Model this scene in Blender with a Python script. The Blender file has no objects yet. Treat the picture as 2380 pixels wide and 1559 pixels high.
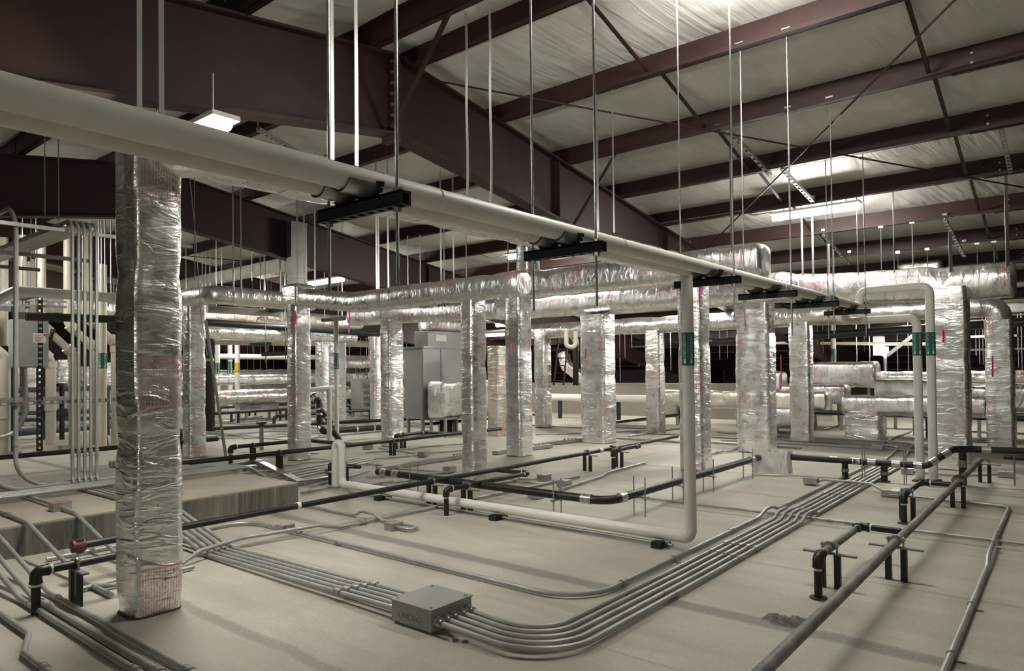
import bpy, math, random
from mathutils import Vector, Matrix, noise

random.seed(7)
S = 0.85                      # all coordinates below are in "units" of 0.85 m
scn = bpy.context.scene
COL = scn.collection

# ------------------------------------------------------------------ camera
F_PX, PPX, PPY, CAM_Z = 1614.0, 1190.0, 829.5, 1.7
_yaw, _pit, _rol = math.radians(39.33), math.radians(1.0), math.radians(-0.65)
FWD = Vector((math.cos(_yaw) * math.cos(_pit), math.sin(_yaw) * math.cos(_pit), math.sin(_pit)))
_r = Vector((math.sin(_yaw), -math.cos(_yaw), 0))
_u = _r.cross(FWD)
RGT = _r * math.cos(_rol) + _u * math.sin(_rol)
UPV = -_r * math.sin(_rol) + _u * math.cos(_rol)
CAM = Vector((0, 0, CAM_Z))
cam_d = bpy.data.cameras.new('camera')
cam_d.sensor_width = 36.0
cam_d.lens = F_PX / 2380.0 * 36.0
cam_d.shift_y = (PPY - 779.5) / 2380.0
cam_d.clip_start = 0.05
cam_d.clip_end = 200
cam = bpy.data.objects.new('camera', cam_d)
COL.objects.link(cam)
cam.matrix_world = Matrix((
    (RGT.x, UPV.x, -FWD.x, 0.0), (RGT.y, UPV.y, -FWD.y, 0.0), (RGT.z, UPV.z, -FWD.z, CAM_Z * S), (0, 0, 0, 1)))
scn.camera = cam

# ------------------------------------------------------------------ world, exposure
world = bpy.data.worlds.new('world')
scn.world = world
world.use_nodes = True
world.node_tree.nodes['Background'].inputs[0].default_value = (0.5, 0.5, 0.48, 1)
world.node_tree.nodes['Background'].inputs[1].default_value = 0.05
scn.cycles.caustics_reflective = False
scn.cycles.caustics_refractive = False
scn.cycles.sample_clamp_indirect = 6.0
scn.view_settings.view_transform = 'Standard'
scn.view_settings.look = 'None'
scn.view_settings.gamma = 1.0
scn.view_settings.use_curve_mapping = False
scn.view_settings.exposure = 1.65
LAMP_POWER = 62.0             # emission strength of the fluorescent lenses


def ray(x, y):
    return FWD + RGT * ((x - PPX) / F_PX) + UPV * ((PPY - y) / F_PX)


def G(x, y, z=0.0):           # point of the horizontal plane z seen at pixel x, y
    d = ray(x, y)
    return CAM + d * ((z - CAM_Z) / d.z)


def ZAT(x, y, P):             # height at which the vertical line through P is seen at pixel row y
    d = ray(x, y)
    return CAM_Z + d.z * math.hypot(P[0], P[1]) / math.hypot(d.x, d.y)


def OY(x, y, Y):
    d = ray(x, y)
    return CAM + d * (Y / d.y)


def OX(x, y, X):
    d = ray(x, y)
    return CAM + d * (X / d.x)


# ------------------------------------------------------------------ materials
def new_mat(name):
    m = bpy.data.materials.new(name)
    m.use_nodes = True
    nt = m.node_tree
    nt.nodes.clear()
    out = nt.nodes.new('ShaderNodeOutputMaterial')
    b = nt.nodes.new('ShaderNodeBsdfPrincipled')
    nt.links.new(b.outputs[0], out.inputs[0])
    return m, nt, b


class NT:
    def __init__(s, nt):
        s.nt = nt

    def _in(s, sock, v):
        if v is None:
            return
        if hasattr(v, 'is_linked'):
            s.nt.links.new(v, sock)
        else:
            sock.default_value = v

    def m(s, op, a, b=None, c=None):
        n = s.nt.nodes.new('ShaderNodeMath')
        n.operation = op
        for i, v in enumerate((a, b, c)):
            s._in(n.inputs[i], v)
        return n.outputs[0]

    def noise(s, vec, scale, detail=3, rough=.55, dist=0.0):
        n = s.nt.nodes.new('ShaderNodeTexNoise')
        s._in(n.inputs['Vector'], vec)
        n.inputs['Scale'].default_value = scale
        n.inputs['Detail'].default_value = detail
        n.inputs['Roughness'].default_value = rough
        n.inputs['Distortion'].default_value = dist
        return n.outputs[0]

    def voro(s, vec, scale, feature='F1'):
        n = s.nt.nodes.new('ShaderNodeTexVoronoi')
        n.feature = feature
        s._in(n.inputs['Vector'], vec)
        n.inputs['Scale'].default_value = scale
        return n.outputs['Distance']

    def coord(s, kind):
        return s.nt.nodes.new('ShaderNodeTexCoord').outputs[kind]

    def geo(s):
        return s.nt.nodes.new('ShaderNodeNewGeometry').outputs['Position']

    def scale(s, vec, v):
        n = s.nt.nodes.new('ShaderNodeVectorMath')
        n.operation = 'MULTIPLY'
        s._in(n.inputs[0], vec)
        n.inputs[1].default_value = v
        return n.outputs[0]

    def vadd(s, vec, a):
        n = s.nt.nodes.new('ShaderNodeVectorMath')
        n.operation = 'ADD'
        s._in(n.inputs[0], vec)
        s._in(n.inputs[1], a)
        return n.outputs[0]

    def sep(s, vec):
        n = s.nt.nodes.new('ShaderNodeSeparateXYZ')
        s._in(n.inputs[0], vec)
        return n.outputs

    def comb(s, x, y, z):
        n = s.nt.nodes.new('ShaderNodeCombineXYZ')
        for i, v in enumerate((x, y, z)):
            s._in(n.inputs[i], v)
        return n.outputs[0]

    def mix(s, fac, a, b):
        n = s.nt.nodes.new('ShaderNodeMix')
        n.data_type = 'RGBA'
        s._in(n.inputs[0], fac)
        s._in(n.inputs[6], a)
        s._in(n.inputs[7], b)
        return n.outputs[2]

    def remap(s, v, a, b, c, d):
        n = s.nt.nodes.new('ShaderNodeMapRange')
        s._in(n.inputs[0], v)
        for i, q in enumerate((a, b, c, d)):
            n.inputs[i + 1].default_value = q
        return n.outputs[0]

    def bump(s, h, strength, dist):
        n = s.nt.nodes.new('ShaderNodeBump')
        n.inputs['Strength'].default_value = strength
        n.inputs['Distance'].default_value = dist
        s._in(n.inputs['Height'], h)
        return n.outputs[0]

    def rnd(s):
        return s.nt.nodes.new('ShaderNodeObjectInfo').outputs['Random']


def C4(c):
    return (c[0], c[1], c[2], 1.0)


def simple(name, col, rough=.5, metal=0.0, var=.12, vscale=6.0, bump=0.0, bscale=30.0, spec=None):
    m, nt, b = new_mat(name)
    n = NT(nt)
    pos = n.coord('Object')
    f = n.noise(pos, vscale, 4)
    d = tuple(c * (1 - var * 2) for c in col)
    l = tuple(min(1, c * (1 + var)) for c in col)
    nt.links.new(n.mix(n.remap(f, .3, .7, 0, 1), C4(d), C4(l)), b.inputs['Base Color'])
    b.inputs['Roughness'].default_value = rough
    b.inputs['Metallic'].default_value = metal
    if spec is not None:
        b.inputs['Specular IOR Level'].default_value = spec
    if bump:
        nt.links.new(n.bump(n.noise(pos, bscale, 3), bump, .01), b.inputs['Normal'])
    return m


def foil_mat(name, tint, rough, yellow=0.0, printed=True):
    m, nt, b = new_mat(name)
    n = NT(nt)
    uv = nt.nodes.new('ShaderNodeUVMap')
    uv.uv_map = 'UVMap'
    rnd = n.rnd()
    off = n.m('MULTIPLY', rnd, 37.0)
    vec = n.vadd(uv.outputs[0], n.comb(0.0, 0.0, off))
    w0 = n.noise(n.scale(vec, (2.0, 2.6, 1)), 1.0, 2, .5)
    su0, sv0, sw0 = n.sep(vec)[:3]
    skew = n.comb(n.m('ADD', su0, n.m('MULTIPLY', sv0, .45)), sv0, sw0)
    w1 = n.noise(n.scale(skew, (3.2, 11.0, 1)), 1.0, 3, .5, .9)
    w2 = n.noise(n.scale(vec, (10.0, 30.0, 1)), 1.0, 3, .55, 1.2)
    w3 = n.noise(n.scale(vec, (16.0, 15.0, 1)), 1.0, 3, .6, 2.5)

    def ridge(v, p):
        return n.m('POWER', n.m('SUBTRACT', 1.0, n.m('ABSOLUTE', n.m('SUBTRACT', n.m('MULTIPLY', v, 2.0), 1.0))), p)
    su, sv, sw = n.sep(uv.outputs[0])[:3]
    scr = n.m('MULTIPLY', n.m('SINE', n.m('MULTIPLY', su, 330.0)), n.m('SINE', n.m('MULTIPLY', sv, 330.0)))
    h = n.m('ADD', n.m('MULTIPLY', w1, 1.0), n.m('MULTIPLY', w2, .1))
    h = n.m('ADD', h, n.m('MULTIPLY', ridge(w1, 10.0), .1))
    h = n.m('ADD', h, n.m('MULTIPLY', w0, 1.2))
    h = n.m('ADD', h, n.m('MULTIPLY', scr, .008))
    nt.links.new(n.bump(h, .58, .03), b.inputs['Normal'])
    base = n.mix(n.remap(w1, .3, .7, 0, 1), C4(tuple(c * .86 for c in tint)), C4(tint))
    if yellow:
        base = n.mix(n.remap(n.noise(vec, 2.0, 2), .4, .65, 0, yellow), base, (.62, .55, .36, 1))
    if printed:
        vv = n.m('FRACT', n.m('DIVIDE', n.m('ADD', sv, n.m('MULTIPLY', rnd, 3.1)), 1.25))
        uu = n.m('FRACT', n.m('DIVIDE', n.m('ADD', su, n.m('MULTIPLY', rnd, 1.7)), .62))
        inu = n.m('MULTIPLY', n.m('GREATER_THAN', uu, .12), n.m('LESS_THAN', uu, .55))
        inv = n.m('LESS_THAN', vv, .24)
        box_ = n.m('MULTIPLY', inu, inv)
        rows = n.m('GREATER_THAN', n.m('SINE', n.m('MULTIPLY', su, 380.0)), -.05)
        words = n.m('GREATER_THAN', n.noise(n.scale(uv.outputs[0], (40, 140, 1)), 1.0, 1), .47)
        ink = n.m('MULTIPLY', box_, n.m('MULTIPLY', rows, words))
        edge = n.m('MULTIPLY', box_, n.m('MAXIMUM', n.m('LESS_THAN', vv, .01), n.m('LESS_THAN', n.m('ABSOLUTE', n.m('SUBTRACT', vv, .232)), .006)))
        ink = n.m('MAXIMUM', ink, edge)
        base = n.mix(n.m('MULTIPLY', ink, .62), base, (.55, .09, .12, 1))
        nt.links.new(n.m('SUBTRACT', .92, n.m('MULTIPLY', ink, .45)), b.inputs['Metallic'])
    else:
        b.inputs['Metallic'].default_value = .92
    nt.links.new(base, b.inputs['Base Color'])
    nt.links.new(n.remap(n.noise(vec, 6.0, 3), .3, .7, rough - .07, rough + .1), b.inputs['Roughness'])
    return m


def floor_mat():
    m, nt, b = new_mat('concrete_floor')
    n = NT(nt)
    p = n.scale(n.geo(), (1 / S, 1 / S, 1 / S))
    x, y, z = n.sep(p)[:3]
    big = n.noise(p, .55, 4, .6, .4)
    mid = n.noise(n.scale(p, (2.6, .5, 1)), 1.2, 5, .6, .6)
    fine = n.noise(p, 40.0, 4, .7)
    col = n.mix(n.remap(big, .35, .65, 0, 1), (.40, .38, .32, 1), (.53, .505, .425, 1))
    col = n.mix(n.remap(mid, .42, .7, 0, .6), col, (.33, .305, .25, 1))
    col = n.mix(n.remap(fine, .4, .75, 0, .5), col, (.29, .27, .22, 1))
    spots = n.m('LESS_THAN', n.voro(p, 2.3), .035)
    col = n.mix(n.m('MULTIPLY', spots, .5), col, (.16, .15, .13, 1))
    wob = n.m('MULTIPLY', n.m('SUBTRACT', n.noise(n.scale(p, (1, 1.3, 1)), 1.7, 4), .5), .09)
    hh = fine
    jts = None
    for x0, w, k in ((4.63, .085, .9), (7.79, .035, .7), (2.42, .05, .6), (6.0, .02, .4), (10.9, .05, .55), (14.0, .05, .5), (1.2, .04, .5), (9.2, .02, .4), (3.62, .012, .4)):
        d = n.m('ABSOLUTE', n.m('ADD', n.m('SUBTRACT', x, x0), wob))
        band = n.m('MULTIPLY', n.remap(d, w * .55, w * 1.25, 1, 0), k)
        line = n.m('MULTIPLY', n.remap(n.m('ABSOLUTE', n.m('SUBTRACT', d, w * .9)), 0.0, .012, 1, 0), n.m('MULTIPLY', n.m('GREATER_THAN', n.noise(p, 1.1, 2), .46), k))
        bb = n.m('MAXIMUM', band, line)
        jts = bb if jts is None else n.m('MAXIMUM', jts, bb)
    grit = n.remap(n.noise(p, 55.0, 3, .75), .35, .65, .55, 1.0)
    col = n.mix(n.m('MULTIPLY', jts, grit), col, (.15, .142, .12, 1))
    red = n.m('MULTIPLY', n.remap(n.noise(p, .9, 2), .66, .74, 0, 1), n.remap(fine, .3, .6, .1, .25))
    col = n.mix(red, col, (.42, .19, .15, 1))
    nt.links.new(col, b.inputs['Base Color'])
    b.inputs['Roughness'].default_value = .62
    b.inputs['Specular IOR Level'].default_value = .35
    h = n.m('ADD', n.m('MULTIPLY', fine, .3), n.m('ADD', n.m('MULTIPLY', mid, .6), n.m('MULTIPLY', jts, -.5)))
    nt.links.new(n.bump(h, .25, .02), b.inputs['Normal'])
    return m


def pad_mat():
    m, nt, b = new_mat('concrete_pad')
    n = NT(nt)
    p = n.scale(n.geo(), (1 / S, 1 / S, 1 / S))
    runs = n.noise(n.scale(p, (5.0, 5.0, .5)), 1.0, 6, .7, .6)
    thin = n.noise(n.scale(p, (26.0, 26.0, .6)), 1.0, 3, .6, .4)
    g2 = n.noise(p, 1.2, 5)
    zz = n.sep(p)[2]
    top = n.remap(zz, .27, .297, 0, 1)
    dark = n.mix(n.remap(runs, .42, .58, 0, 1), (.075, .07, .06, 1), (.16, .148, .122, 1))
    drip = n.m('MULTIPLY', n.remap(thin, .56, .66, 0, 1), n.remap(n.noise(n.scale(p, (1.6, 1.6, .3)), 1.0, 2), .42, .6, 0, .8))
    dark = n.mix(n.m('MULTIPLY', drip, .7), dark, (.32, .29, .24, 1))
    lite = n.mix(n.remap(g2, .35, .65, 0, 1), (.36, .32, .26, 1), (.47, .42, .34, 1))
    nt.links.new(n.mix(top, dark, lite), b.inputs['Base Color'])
    b.inputs['Roughness'].default_value = .75
    nt.links.new(n.bump(n.noise(p, 30, 3), .3, .01), b.inputs['Normal'])
    return m


def insul_mat():
    m, nt, b = new_mat('roof_insulation')
    n = NT(nt)
    p = n.scale(n.geo(), (1 / S, 1 / S, 1 / S))
    x, y, z = n.sep(p)[:3]
    w = n.noise(p, .5, 3)
    sk = n.comb(n.m('MULTIPLY', n.m('ADD', x, n.m('MULTIPLY', w, 1.2)), .9), n.m('ADD', n.m('MULTIPLY', y, 7.0), n.m('MULTIPLY', x, 1.4)), z)
    wr = n.noise(sk, 1.0, 4, .55, .5)
    wr2 = n.noise(n.scale(p, (1.2, 2.0, 1)), 1.0, 2)
    nt.links.new(n.bump(n.m('ADD', n.m('MULTIPLY', wr, .55), wr2), .55, .1), b.inputs['Normal'])
    col = n.mix(n.remap(wr2, .35, .65, 0, 1), (.70, .68, .64, 1), (.79, .77, .725, 1))
    nt.links.new(col, b.inputs['Base Color'])
    b.inputs['Roughness'].default_value = .45
    return m


def emit_mat(name, col, k):
    m = bpy.data.materials.new(name)
    m.use_nodes = True
    nt = m.node_tree
    nt.nodes.clear()
    out = nt.nodes.new('ShaderNodeOutputMaterial')
    e = nt.nodes.new('ShaderNodeEmission')
    e.inputs[0].default_value = C4(col)
    e.inputs[1].default_value = k
    nt.links.new(e.outputs[0], out.inputs[0])
    return m


M = {}
M['floor'] = floor_mat()
M['pad'] = pad_mat()
M['insul'] = insul_mat()
M['foil'] = foil_mat('foil_wrap', (.91, .91, .90), .28)
M['foil_dull'] = foil_mat('foil_wrap_dull', (.80, .79, .77), .38)
M['foil_yellow'] = foil_mat('foil_wrap_yellowed', (.82, .80, .74), .33, .45)
M['jacket'] = simple('white_pipe_jacket', (.74, .72, .67), .5, 0, .05, 3, .05, 14)
M['pvc'] = simple('cream_plastic_pipe', (.62, .575, .47), .42, 0, .05)
M['black'] = simple('black_iron', (.022, .023, .023), .42, .25, .25, 5, .1, 60)
M['dusty'] = simple('dusty_iron', (.215, .21, .195), .6, .1, .22, 7, .15, 40)
M['conduit'] = simple('conduit_steel', (.40, .41, .375), .46, .42, .12, 5)
M['galv'] = simple('galvanised_sheet', (.45, .46, .45), .34, .8, .12, 4)
M['galv_dark'] = simple('dull_galvanised_sheet', (.26, .25, .235), .38, .7, .15, 3)
M['maroon'] = simple('maroon_primer', (.033, .0122, .0105), .58, 0, .16, 2.5, .08, 25, .35)
M['strut'] = simple('dark_green_strut', (.012, .017, .016), .5, .2, .2)
M['bluepipe'] = simple('slate_blue_paint', (.07, .10, .125), .45, .1, .15)
M['rod'] = simple('threaded_rod', (.44, .45, .44), .35, .85, .15, 30)
M['strap'] = simple('strap_steel', (.60, .60, .57), .3, .85, .08, 3)
M['graybox'] = simple('grey_enclosure', (.33, .345, .325), .42, .1, .05)
M['ahu'] = simple('unit_casing', (.36, .375, .37), .42, .5, .06, 2)
M['red'] = simple('red_paint', (.12, .03, .025), .55, 0, .15)
M['redbox'] = simple('red_marked_cover', (.36, .24, .22), .5, .2, .1)
M['pink'] = simple('pink_tape', (.95, .10, .42), .5, 0, .05)
M['green'] = simple('green_label', (.005, .12, .075), .45, 0, .08)
M['yellow'] = simple('yellow_label', (.75, .55, .03), .5, 0, .08)
M['ink'] = simple('white_print', (.72, .78, .74), .5, 0, .03)
M['inkblk'] = simple('black_print', (.02, .02, .02), .5, 0, .03)
M['inkred'] = simple('red_print', (.55, .06, .06), .5, 0, .03)
M['white'] = simple('white_enamel', (.72, .71, .68), .4, 0, .04)
M['paper'] = simple('white_sheeting', (.82, .81, .78), .6, 0, .06)
M['steel'] = simple('stainless_band', (.66, .65, .60), .28, .9, .1, 20)
M['wall'] = simple('dark_wall', (.045, .028, .027), .7, 0, .2, 1)
M['cream'] = simple('cream_wall', (.25, .23, .19), .6, 0, .06, 1)
M['brass'] = simple('brass', (.45, .30, .10), .35, .8, .1)
M['wire'] = simple('pale_wire', (.55, .56, .66), .35, .5, .1)
M['rust'] = simple('dark_caulk', (.10, .06, .05), .85, 0, .2)
M['pad_grit'] = simple('mortar_crumbs', (.17, .16, .14), .9, 0, .25, 30, .5, 60)
M['lens'] = emit_mat('lit_lens', (1.0, .97, .90), LAMP_POWER)
M['lamp_small'] = emit_mat('lit_lamp', (1.0, .95, .85), 25)


# ------------------------------------------------------------------ mesh builder
def V(p):
    return Vector((p[0], p[1], p[2]))


def fillet(pts, r, n=5):
    pts = [V(p) for p in pts]
    if r <= 0 or len(pts) < 3:
        return pts
    out = [pts[0]]
    for i in range(1, len(pts) - 1):
        a, b, c = pts[i - 1], pts[i], pts[i + 1]
        d1, d2 = (a - b), (c - b)
        l1, l2 = d1.length, d2.length
        if l1 < 1e-6 or l2 < 1e-6:
            continue
        d1, d2 = d1 / l1, d2 / l2
        ang = d1.angle(d2)
        if ang > math.pi - .02:
            out.append(b)
            continue
        t = min(r / math.tan(ang / 2), l1 * .49, l2 * .49)
        rr = t * math.tan(ang / 2)
        bis = (d1 + d2).normalized()
        ctr = b + bis * (rr / math.sin(ang / 2))
        p1, p2 = b + d1 * t, b + d2 * t
        v1, v2 = p1 - ctr, p2 - ctr
        tot = v1.angle(v2)
        ax = v1.cross(v2)
        if ax.length < 1e-9:
            out.append(b)
            continue
        ax.normalize()
        from mathutils import Quaternion
        for k in range(n + 1):
            q = Quaternion(ax, tot * k / n)
            out.append(ctr + q @ v1)
    out.append(pts[-1])
    return out


def resample(pts, step):
    out = [pts[0]]
    for a, b in zip(pts[:-1], pts[1:]):
        L = (b - a).length
        k = max(1, int(round(L / step)))
        for i in range(1, k + 1):
            out.append(a.lerp(b, i / k))
    return out


def circle(r, seg):
    return [(r * math.cos(2 * math.pi * i / seg), r * math.sin(2 * math.pi * i / seg)) for i in range(seg)]


def rrect(w, h, rc, step=.07):
    rc = min(rc, w * .48, h * .48)
    pts = []
    for cx, cy, a0 in ((w / 2 - rc, h / 2 - rc, 0), (-w / 2 + rc, h / 2 - rc, 90), (-w / 2 + rc, -h / 2 + rc, 180), (w / 2 - rc, -h / 2 + rc, 270)):
        for k in range(5):
            a = math.radians(a0 + 90 * k / 4)
            pts.append((cx + rc * math.cos(a), cy + rc * math.sin(a)))
    out = []
    n = len(pts)
    for i in range(n):
        a, b = pts[i], pts[(i + 1) % n]
        L = math.hypot(b[0] - a[0], b[1] - a[1])
        k = max(1, int(L / step))
        for j in range(k):
            out.append((a[0] + (b[0] - a[0]) * j / k, a[1] + (b[1] - a[1]) * j / k))
    return out


MESHES = {}


class MB:
    def __init__(s):
        s.v, s.f, s.uv = [], [], []

    def add(s, vs, fs, uvs=None):
        o = len(s.v)
        s.v += [V(p) for p in vs]
        for i, f in enumerate(fs):
            s.f.append([o + k for k in f])
            s.uv.append(uvs[i] if uvs else None)
        return s

    def box(s, x0, x1, y0, y1, z0, z1):
        vs = [(x, y, z) for z in (z0, z1) for y in (y0, y1) for x in (x0, x1)]
        return s.add(vs, [(0, 2, 3, 1), (4, 5, 7, 6), (0, 1, 5, 4), (2, 6, 7, 3), (0, 4, 6, 2), (1, 3, 7, 5)])

    def cbox(s, c, sx, sy, sz):
        return s.box(c[0] - sx / 2, c[0] + sx / 2, c[1] - sy / 2, c[1] + sy / 2, c[2] - sz / 2, c[2] + sz / 2)

    def beam(s, p, q, w, h, up=(0, 0, 1)):
        p, q = V(p), V(q)
        t = (q - p).normalized()
        upv = V(up)
        if abs(t.dot(upv)) > .98:
            upv = Vector((1, 0, 0))
        a = t.cross(upv).normalized() * (w / 2)
        b = a.cross(t).normalized() * (h / 2)
        vs = [e + sx * a + sy * b for e in (p, q) for sx, sy in ((-1, -1), (1, -1), (1, 1), (-1, 1))]
        return s.add(vs, [(0, 3, 2, 1), (4, 5, 6, 7), (0, 1, 5, 4), (1, 2, 6, 5), (2, 3, 7, 6), (3, 0, 4, 7)])

    def prism(s, poly, axis, a, b):          # poly of 2D points extruded along axis (0=x,1=y,2=z)
        def mk(p, t):
            return {0: (t, p[0], p[1]), 1: (p[0], t, p[1]), 2: (p[0], p[1], t)}[axis]
        n = len(poly)
        vs = [mk(p, a) for p in poly] + [mk(p, b) for p in poly]
        fs = [tuple(range(n))[::-1], tuple(range(n, 2 * n))]
        fs += [(i, (i + 1) % n, n + (i + 1) % n, n + i) for i in range(n)]
        return s.add(vs, fs)

    def sweep(s, pts, prof, n0=None, caps=True, disp=None, scalef=None, capround=0.0):
        pts = [V(p) for p in pts]
        n = len(pts)
        tans = []
        for i in range(n):
            a = pts[max(0, i - 1)]
            b = pts[min(n - 1, i + 1)]
            t = b - a
            tans.append(t.normalized() if t.length > 1e-9 else Vector((0, 0, 1)))
        t0 = tans[0]
        if n0 is None:
            n0 = Vector((0, 0, 1)) if abs(t0.z) < .9 else Vector((1, 0, 0))
        nn = V(n0)
        nn = (nn - t0 * nn.dot(t0)).normalized()
        rings, vlen = [], []
        L = 0
        frames = []
        for i in range(n):
            if i:
                q = tans[i - 1].rotation_difference(tans[i])
                nn = q @ nn
                nn = (nn - tans[i] * nn.dot(tans[i])).normalized()
                L += (pts[i] - pts[i - 1]).length
            frames.append((pts[i], nn.copy(), tans[i].cross(nn), L))
        if capround > 0:
            p, a, b, l = frames[0]
            frames = [(p - tans[0] * capround * .0, a, b, l, .82)] + [f + (1,) for f in frames]
            p, a, b, l = frames[-1][:4]
            frames = frames + [(p, a, b, l, .82)]
            frames[1] = (frames[1][0] + tans[0] * capround,) + frames[1][1:]
            frames[-2] = (frames[-2][0] - tans[-1] * capround,) + frames[-2][1:]
        else:
            frames = [f + (1,) for f in frames]
        m = len(prof)
        per = [0]
        for i in range(m):
            a, b = prof[i], prof[(i + 1) % m]
            per.append(per[-1] + math.hypot(b[0] - a[0], b[1] - a[1]))
        vs = []
        for fi, (p, a, b, l, k) in enumerate(frames):
            sc = k * (scalef(l / max(L, 1e-6)) if scalef else 1)
            for (x, y) in prof:
                w = p + a * (x * sc) + b * (y * sc)
                if disp:
                    d = (a * x + b * y)
                    if d.length > 1e-6:
                        w += d.normalized() * disp(w, l, x, y)
                vs.append(w)
        fs, uvs = [], []
        R = len(frames)
        for i in range(R - 1):
            for j in range(m):
                j2 = (j + 1) % m
                fs.append((i * m + j, (i + 1) * m + j, (i + 1) * m + j2, i * m + j2))
                l0, l1 = frames[i][3], frames[i + 1][3]
                uvs.append(((per[j] * S, l0 * S), (per[j] * S, l1 * S), (per[j + 1] * S, l1 * S), (per[j + 1] * S, l0 * S)))
        if caps:
            fs.append(tuple(range(m)))
            uvs.append([(prof[j][0] * S, prof[j][1] * S) for j in range(m)])
            fs.append(tuple(range((R - 1) * m, R * m))[::-1])
            uvs.append([(prof[j][0] * S + 3, prof[j][1] * S) for j in range(m)][::-1])
        return s.add(vs, fs, uvs)

    def tube(s, pts, r, seg=10, fil=0.0, fn=5, caps=True):
        return s.sweep(fillet(pts, fil, fn), circle(r, seg), caps=caps)

    def cyl(s, c, r, z0, z1, seg=12):
        return s.tube([(c[0], c[1], z0), (c[0], c[1], z1)], r, seg)

    def build(s, name, mat, parent=None, smooth=35, key=None):
        vs = s.v
        x0 = min(v.x for v in vs); x1 = max(v.x for v in vs)
        y0 = min(v.y for v in vs); y1 = max(v.y for v in vs)
        z0 = min(v.z for v in vs)
        o = Vector(((x0 + x1) / 2, (y0 + y1) / 2, z0))
        me = bpy.data.meshes.new(name)
        me.from_pydata([tuple((v - o) * S) for v in vs], [], s.f)
        if any(u is not None for u in s.uv):
            lay = me.uv_layers.new(name='UVMap')
            i = 0
            for f, u in zip(s.f, s.uv):
                for k in range(len(f)):
                    lay.data[i].uv = u[k] if u else (0, 0)
                    i += 1
        if smooth:
            me.shade_smooth()
            me.set_sharp_from_angle(angle=math.radians(smooth))
        me.materials.append(M[mat] if isinstance(mat, str) else mat)
        ob = bpy.data.objects.new(name, me)
        COL.objects.link(ob)
        wo = o * S
        if parent is not None:
            ob.parent = parent
            ob.location = wo - WORLD[parent.name]
        else:
            ob.location = wo
        WORLD[ob.name] = wo
        return ob


WORLD = {}


def tag(o, label, cat, group=None, kind=None):
    o['label'] = label
    o['category'] = cat
    if group:
        o['group'] = group
    if kind:
        o['kind'] = kind
    return o


def thing(name, label, cat, loc, group=None, kind=None):
    o = bpy.data.objects.new(name, None)
    o.empty_display_size = .1
    COL.objects.link(o)
    o.location = V(loc) * S
    WORLD[o.name] = V(loc) * S
    return tag(o, label, cat, group, kind)


def struct(o):
    o['kind'] = 'structure'
    return o
# ------------------------------------------------------------------ setting: floor, walls, roof
RX, RZ, SL = 5.73, 5.638, 0.15
X0, X1, Y0, Y1 = -7.0, 33.0, -9.0, 38.0


def zb(x):                    # underside of the purlins
    return RZ - SL * abs(x - RX)


PD = .29                      # purlin depth
fl = MB().box(X0, X1, Y0, Y1, -.3, 0).build('floor', 'floor', smooth=0)
struct(tag(fl, 'dusty beige concrete floor of the attic plant room', 'floor'))
for nm, lab, b in (('wall_back', 'low dark wall at the far eave', (X1, X1 + .2, Y0, Y1, 0, zb(X1) + PD)),
                   ('wall_front', 'dark wall behind the viewpoint', (X0 - .2, X0, Y0, Y1, 0, zb(X0) + PD))):
    struct(tag(MB().box(*b).build(nm, 'wall', smooth=0), lab, 'wall'))
for nm, lab, ya, yb in (('wall_left', 'dark gable wall at the far left', Y1, Y1 + .2), ('wall_right', 'dark gable wall at the right', Y0 - .2, Y0)):
    poly = [(X0, 0), (X1, 0), (X1, zb(X1) + PD), (RX, RZ + PD), (X0, zb(X0) + PD)]
    struct(tag(MB().prism(poly, 1, ya, yb).build(nm, 'wall', smooth=0), lab, 'wall'))

FAR_P = [6.12 + 1.69 * k for k in range(16)]
NEAR_P = [5.34 - 1.69 * k for k in range(8)]
FRAMES = [-0.15, 6.6, 13.6, 20.4, 27.2, 34.0]

# ceiling: one insulation sheet for each purlin bay and frame bay
ceil = thing('ceiling', 'pale wrinkled insulation sheets between the roof purlins', 'ceiling', (RX, 10, RZ), kind='structure')
xs = sorted(NEAR_P + [RX] + FAR_P)
xs = [X0] + [x for x in xs if X0 < x < X1] + [X1]
ys = [Y0] + FRAMES + [Y1]
for i in range(len(xs) - 1):
    for j in range(len(ys) - 1):
        xa, xb_, ya, yb = xs[i], xs[i + 1], ys[j], ys[j + 1]
        if xb_ - xa < .05:
            continue
        near = (xa < 22 and ya < 22)
        nu, nv = (8, 24) if near else (4, 4)
        vs = []
        for a in range(nu + 1):
            for b in range(nv + 1):
                u, v = a / nu, b / nv
                x, y = xa + (xb_ - xa) * u, ya + (yb - ya) * v
                sag = .05 * math.sin(math.pi * u) ** .7 * (.8 + .4 * noise.noise(Vector((x * .7, y * .5, 1))))
                sag += .016 * noise.noise(Vector((x * 1.3 + y * .5, y * 3.4, 4))) * (1 if 0 < a < nu else .3)
                vs.append((x, y, zb(x) + PD - .004 - sag))
        fs = [(a * (nv + 1) + b, a * (nv + 1) + b + 1, (a + 1) * (nv + 1) + b + 1, (a + 1) * (nv + 1) + b) for a in range(nu) for b in range(nv)]
        n0 = len(vs)
        vs += [(x, y, zb(x) + PD + .06) for x, y in ((xa, ya), (xa, yb), (xb_, yb), (xb_, ya))]
        fs.append((n0, n0 + 3, n0 + 2, n0 + 1))
        MB().add(vs, fs).build('insulation_sheet', 'insul', ceil, smooth=60)

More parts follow.
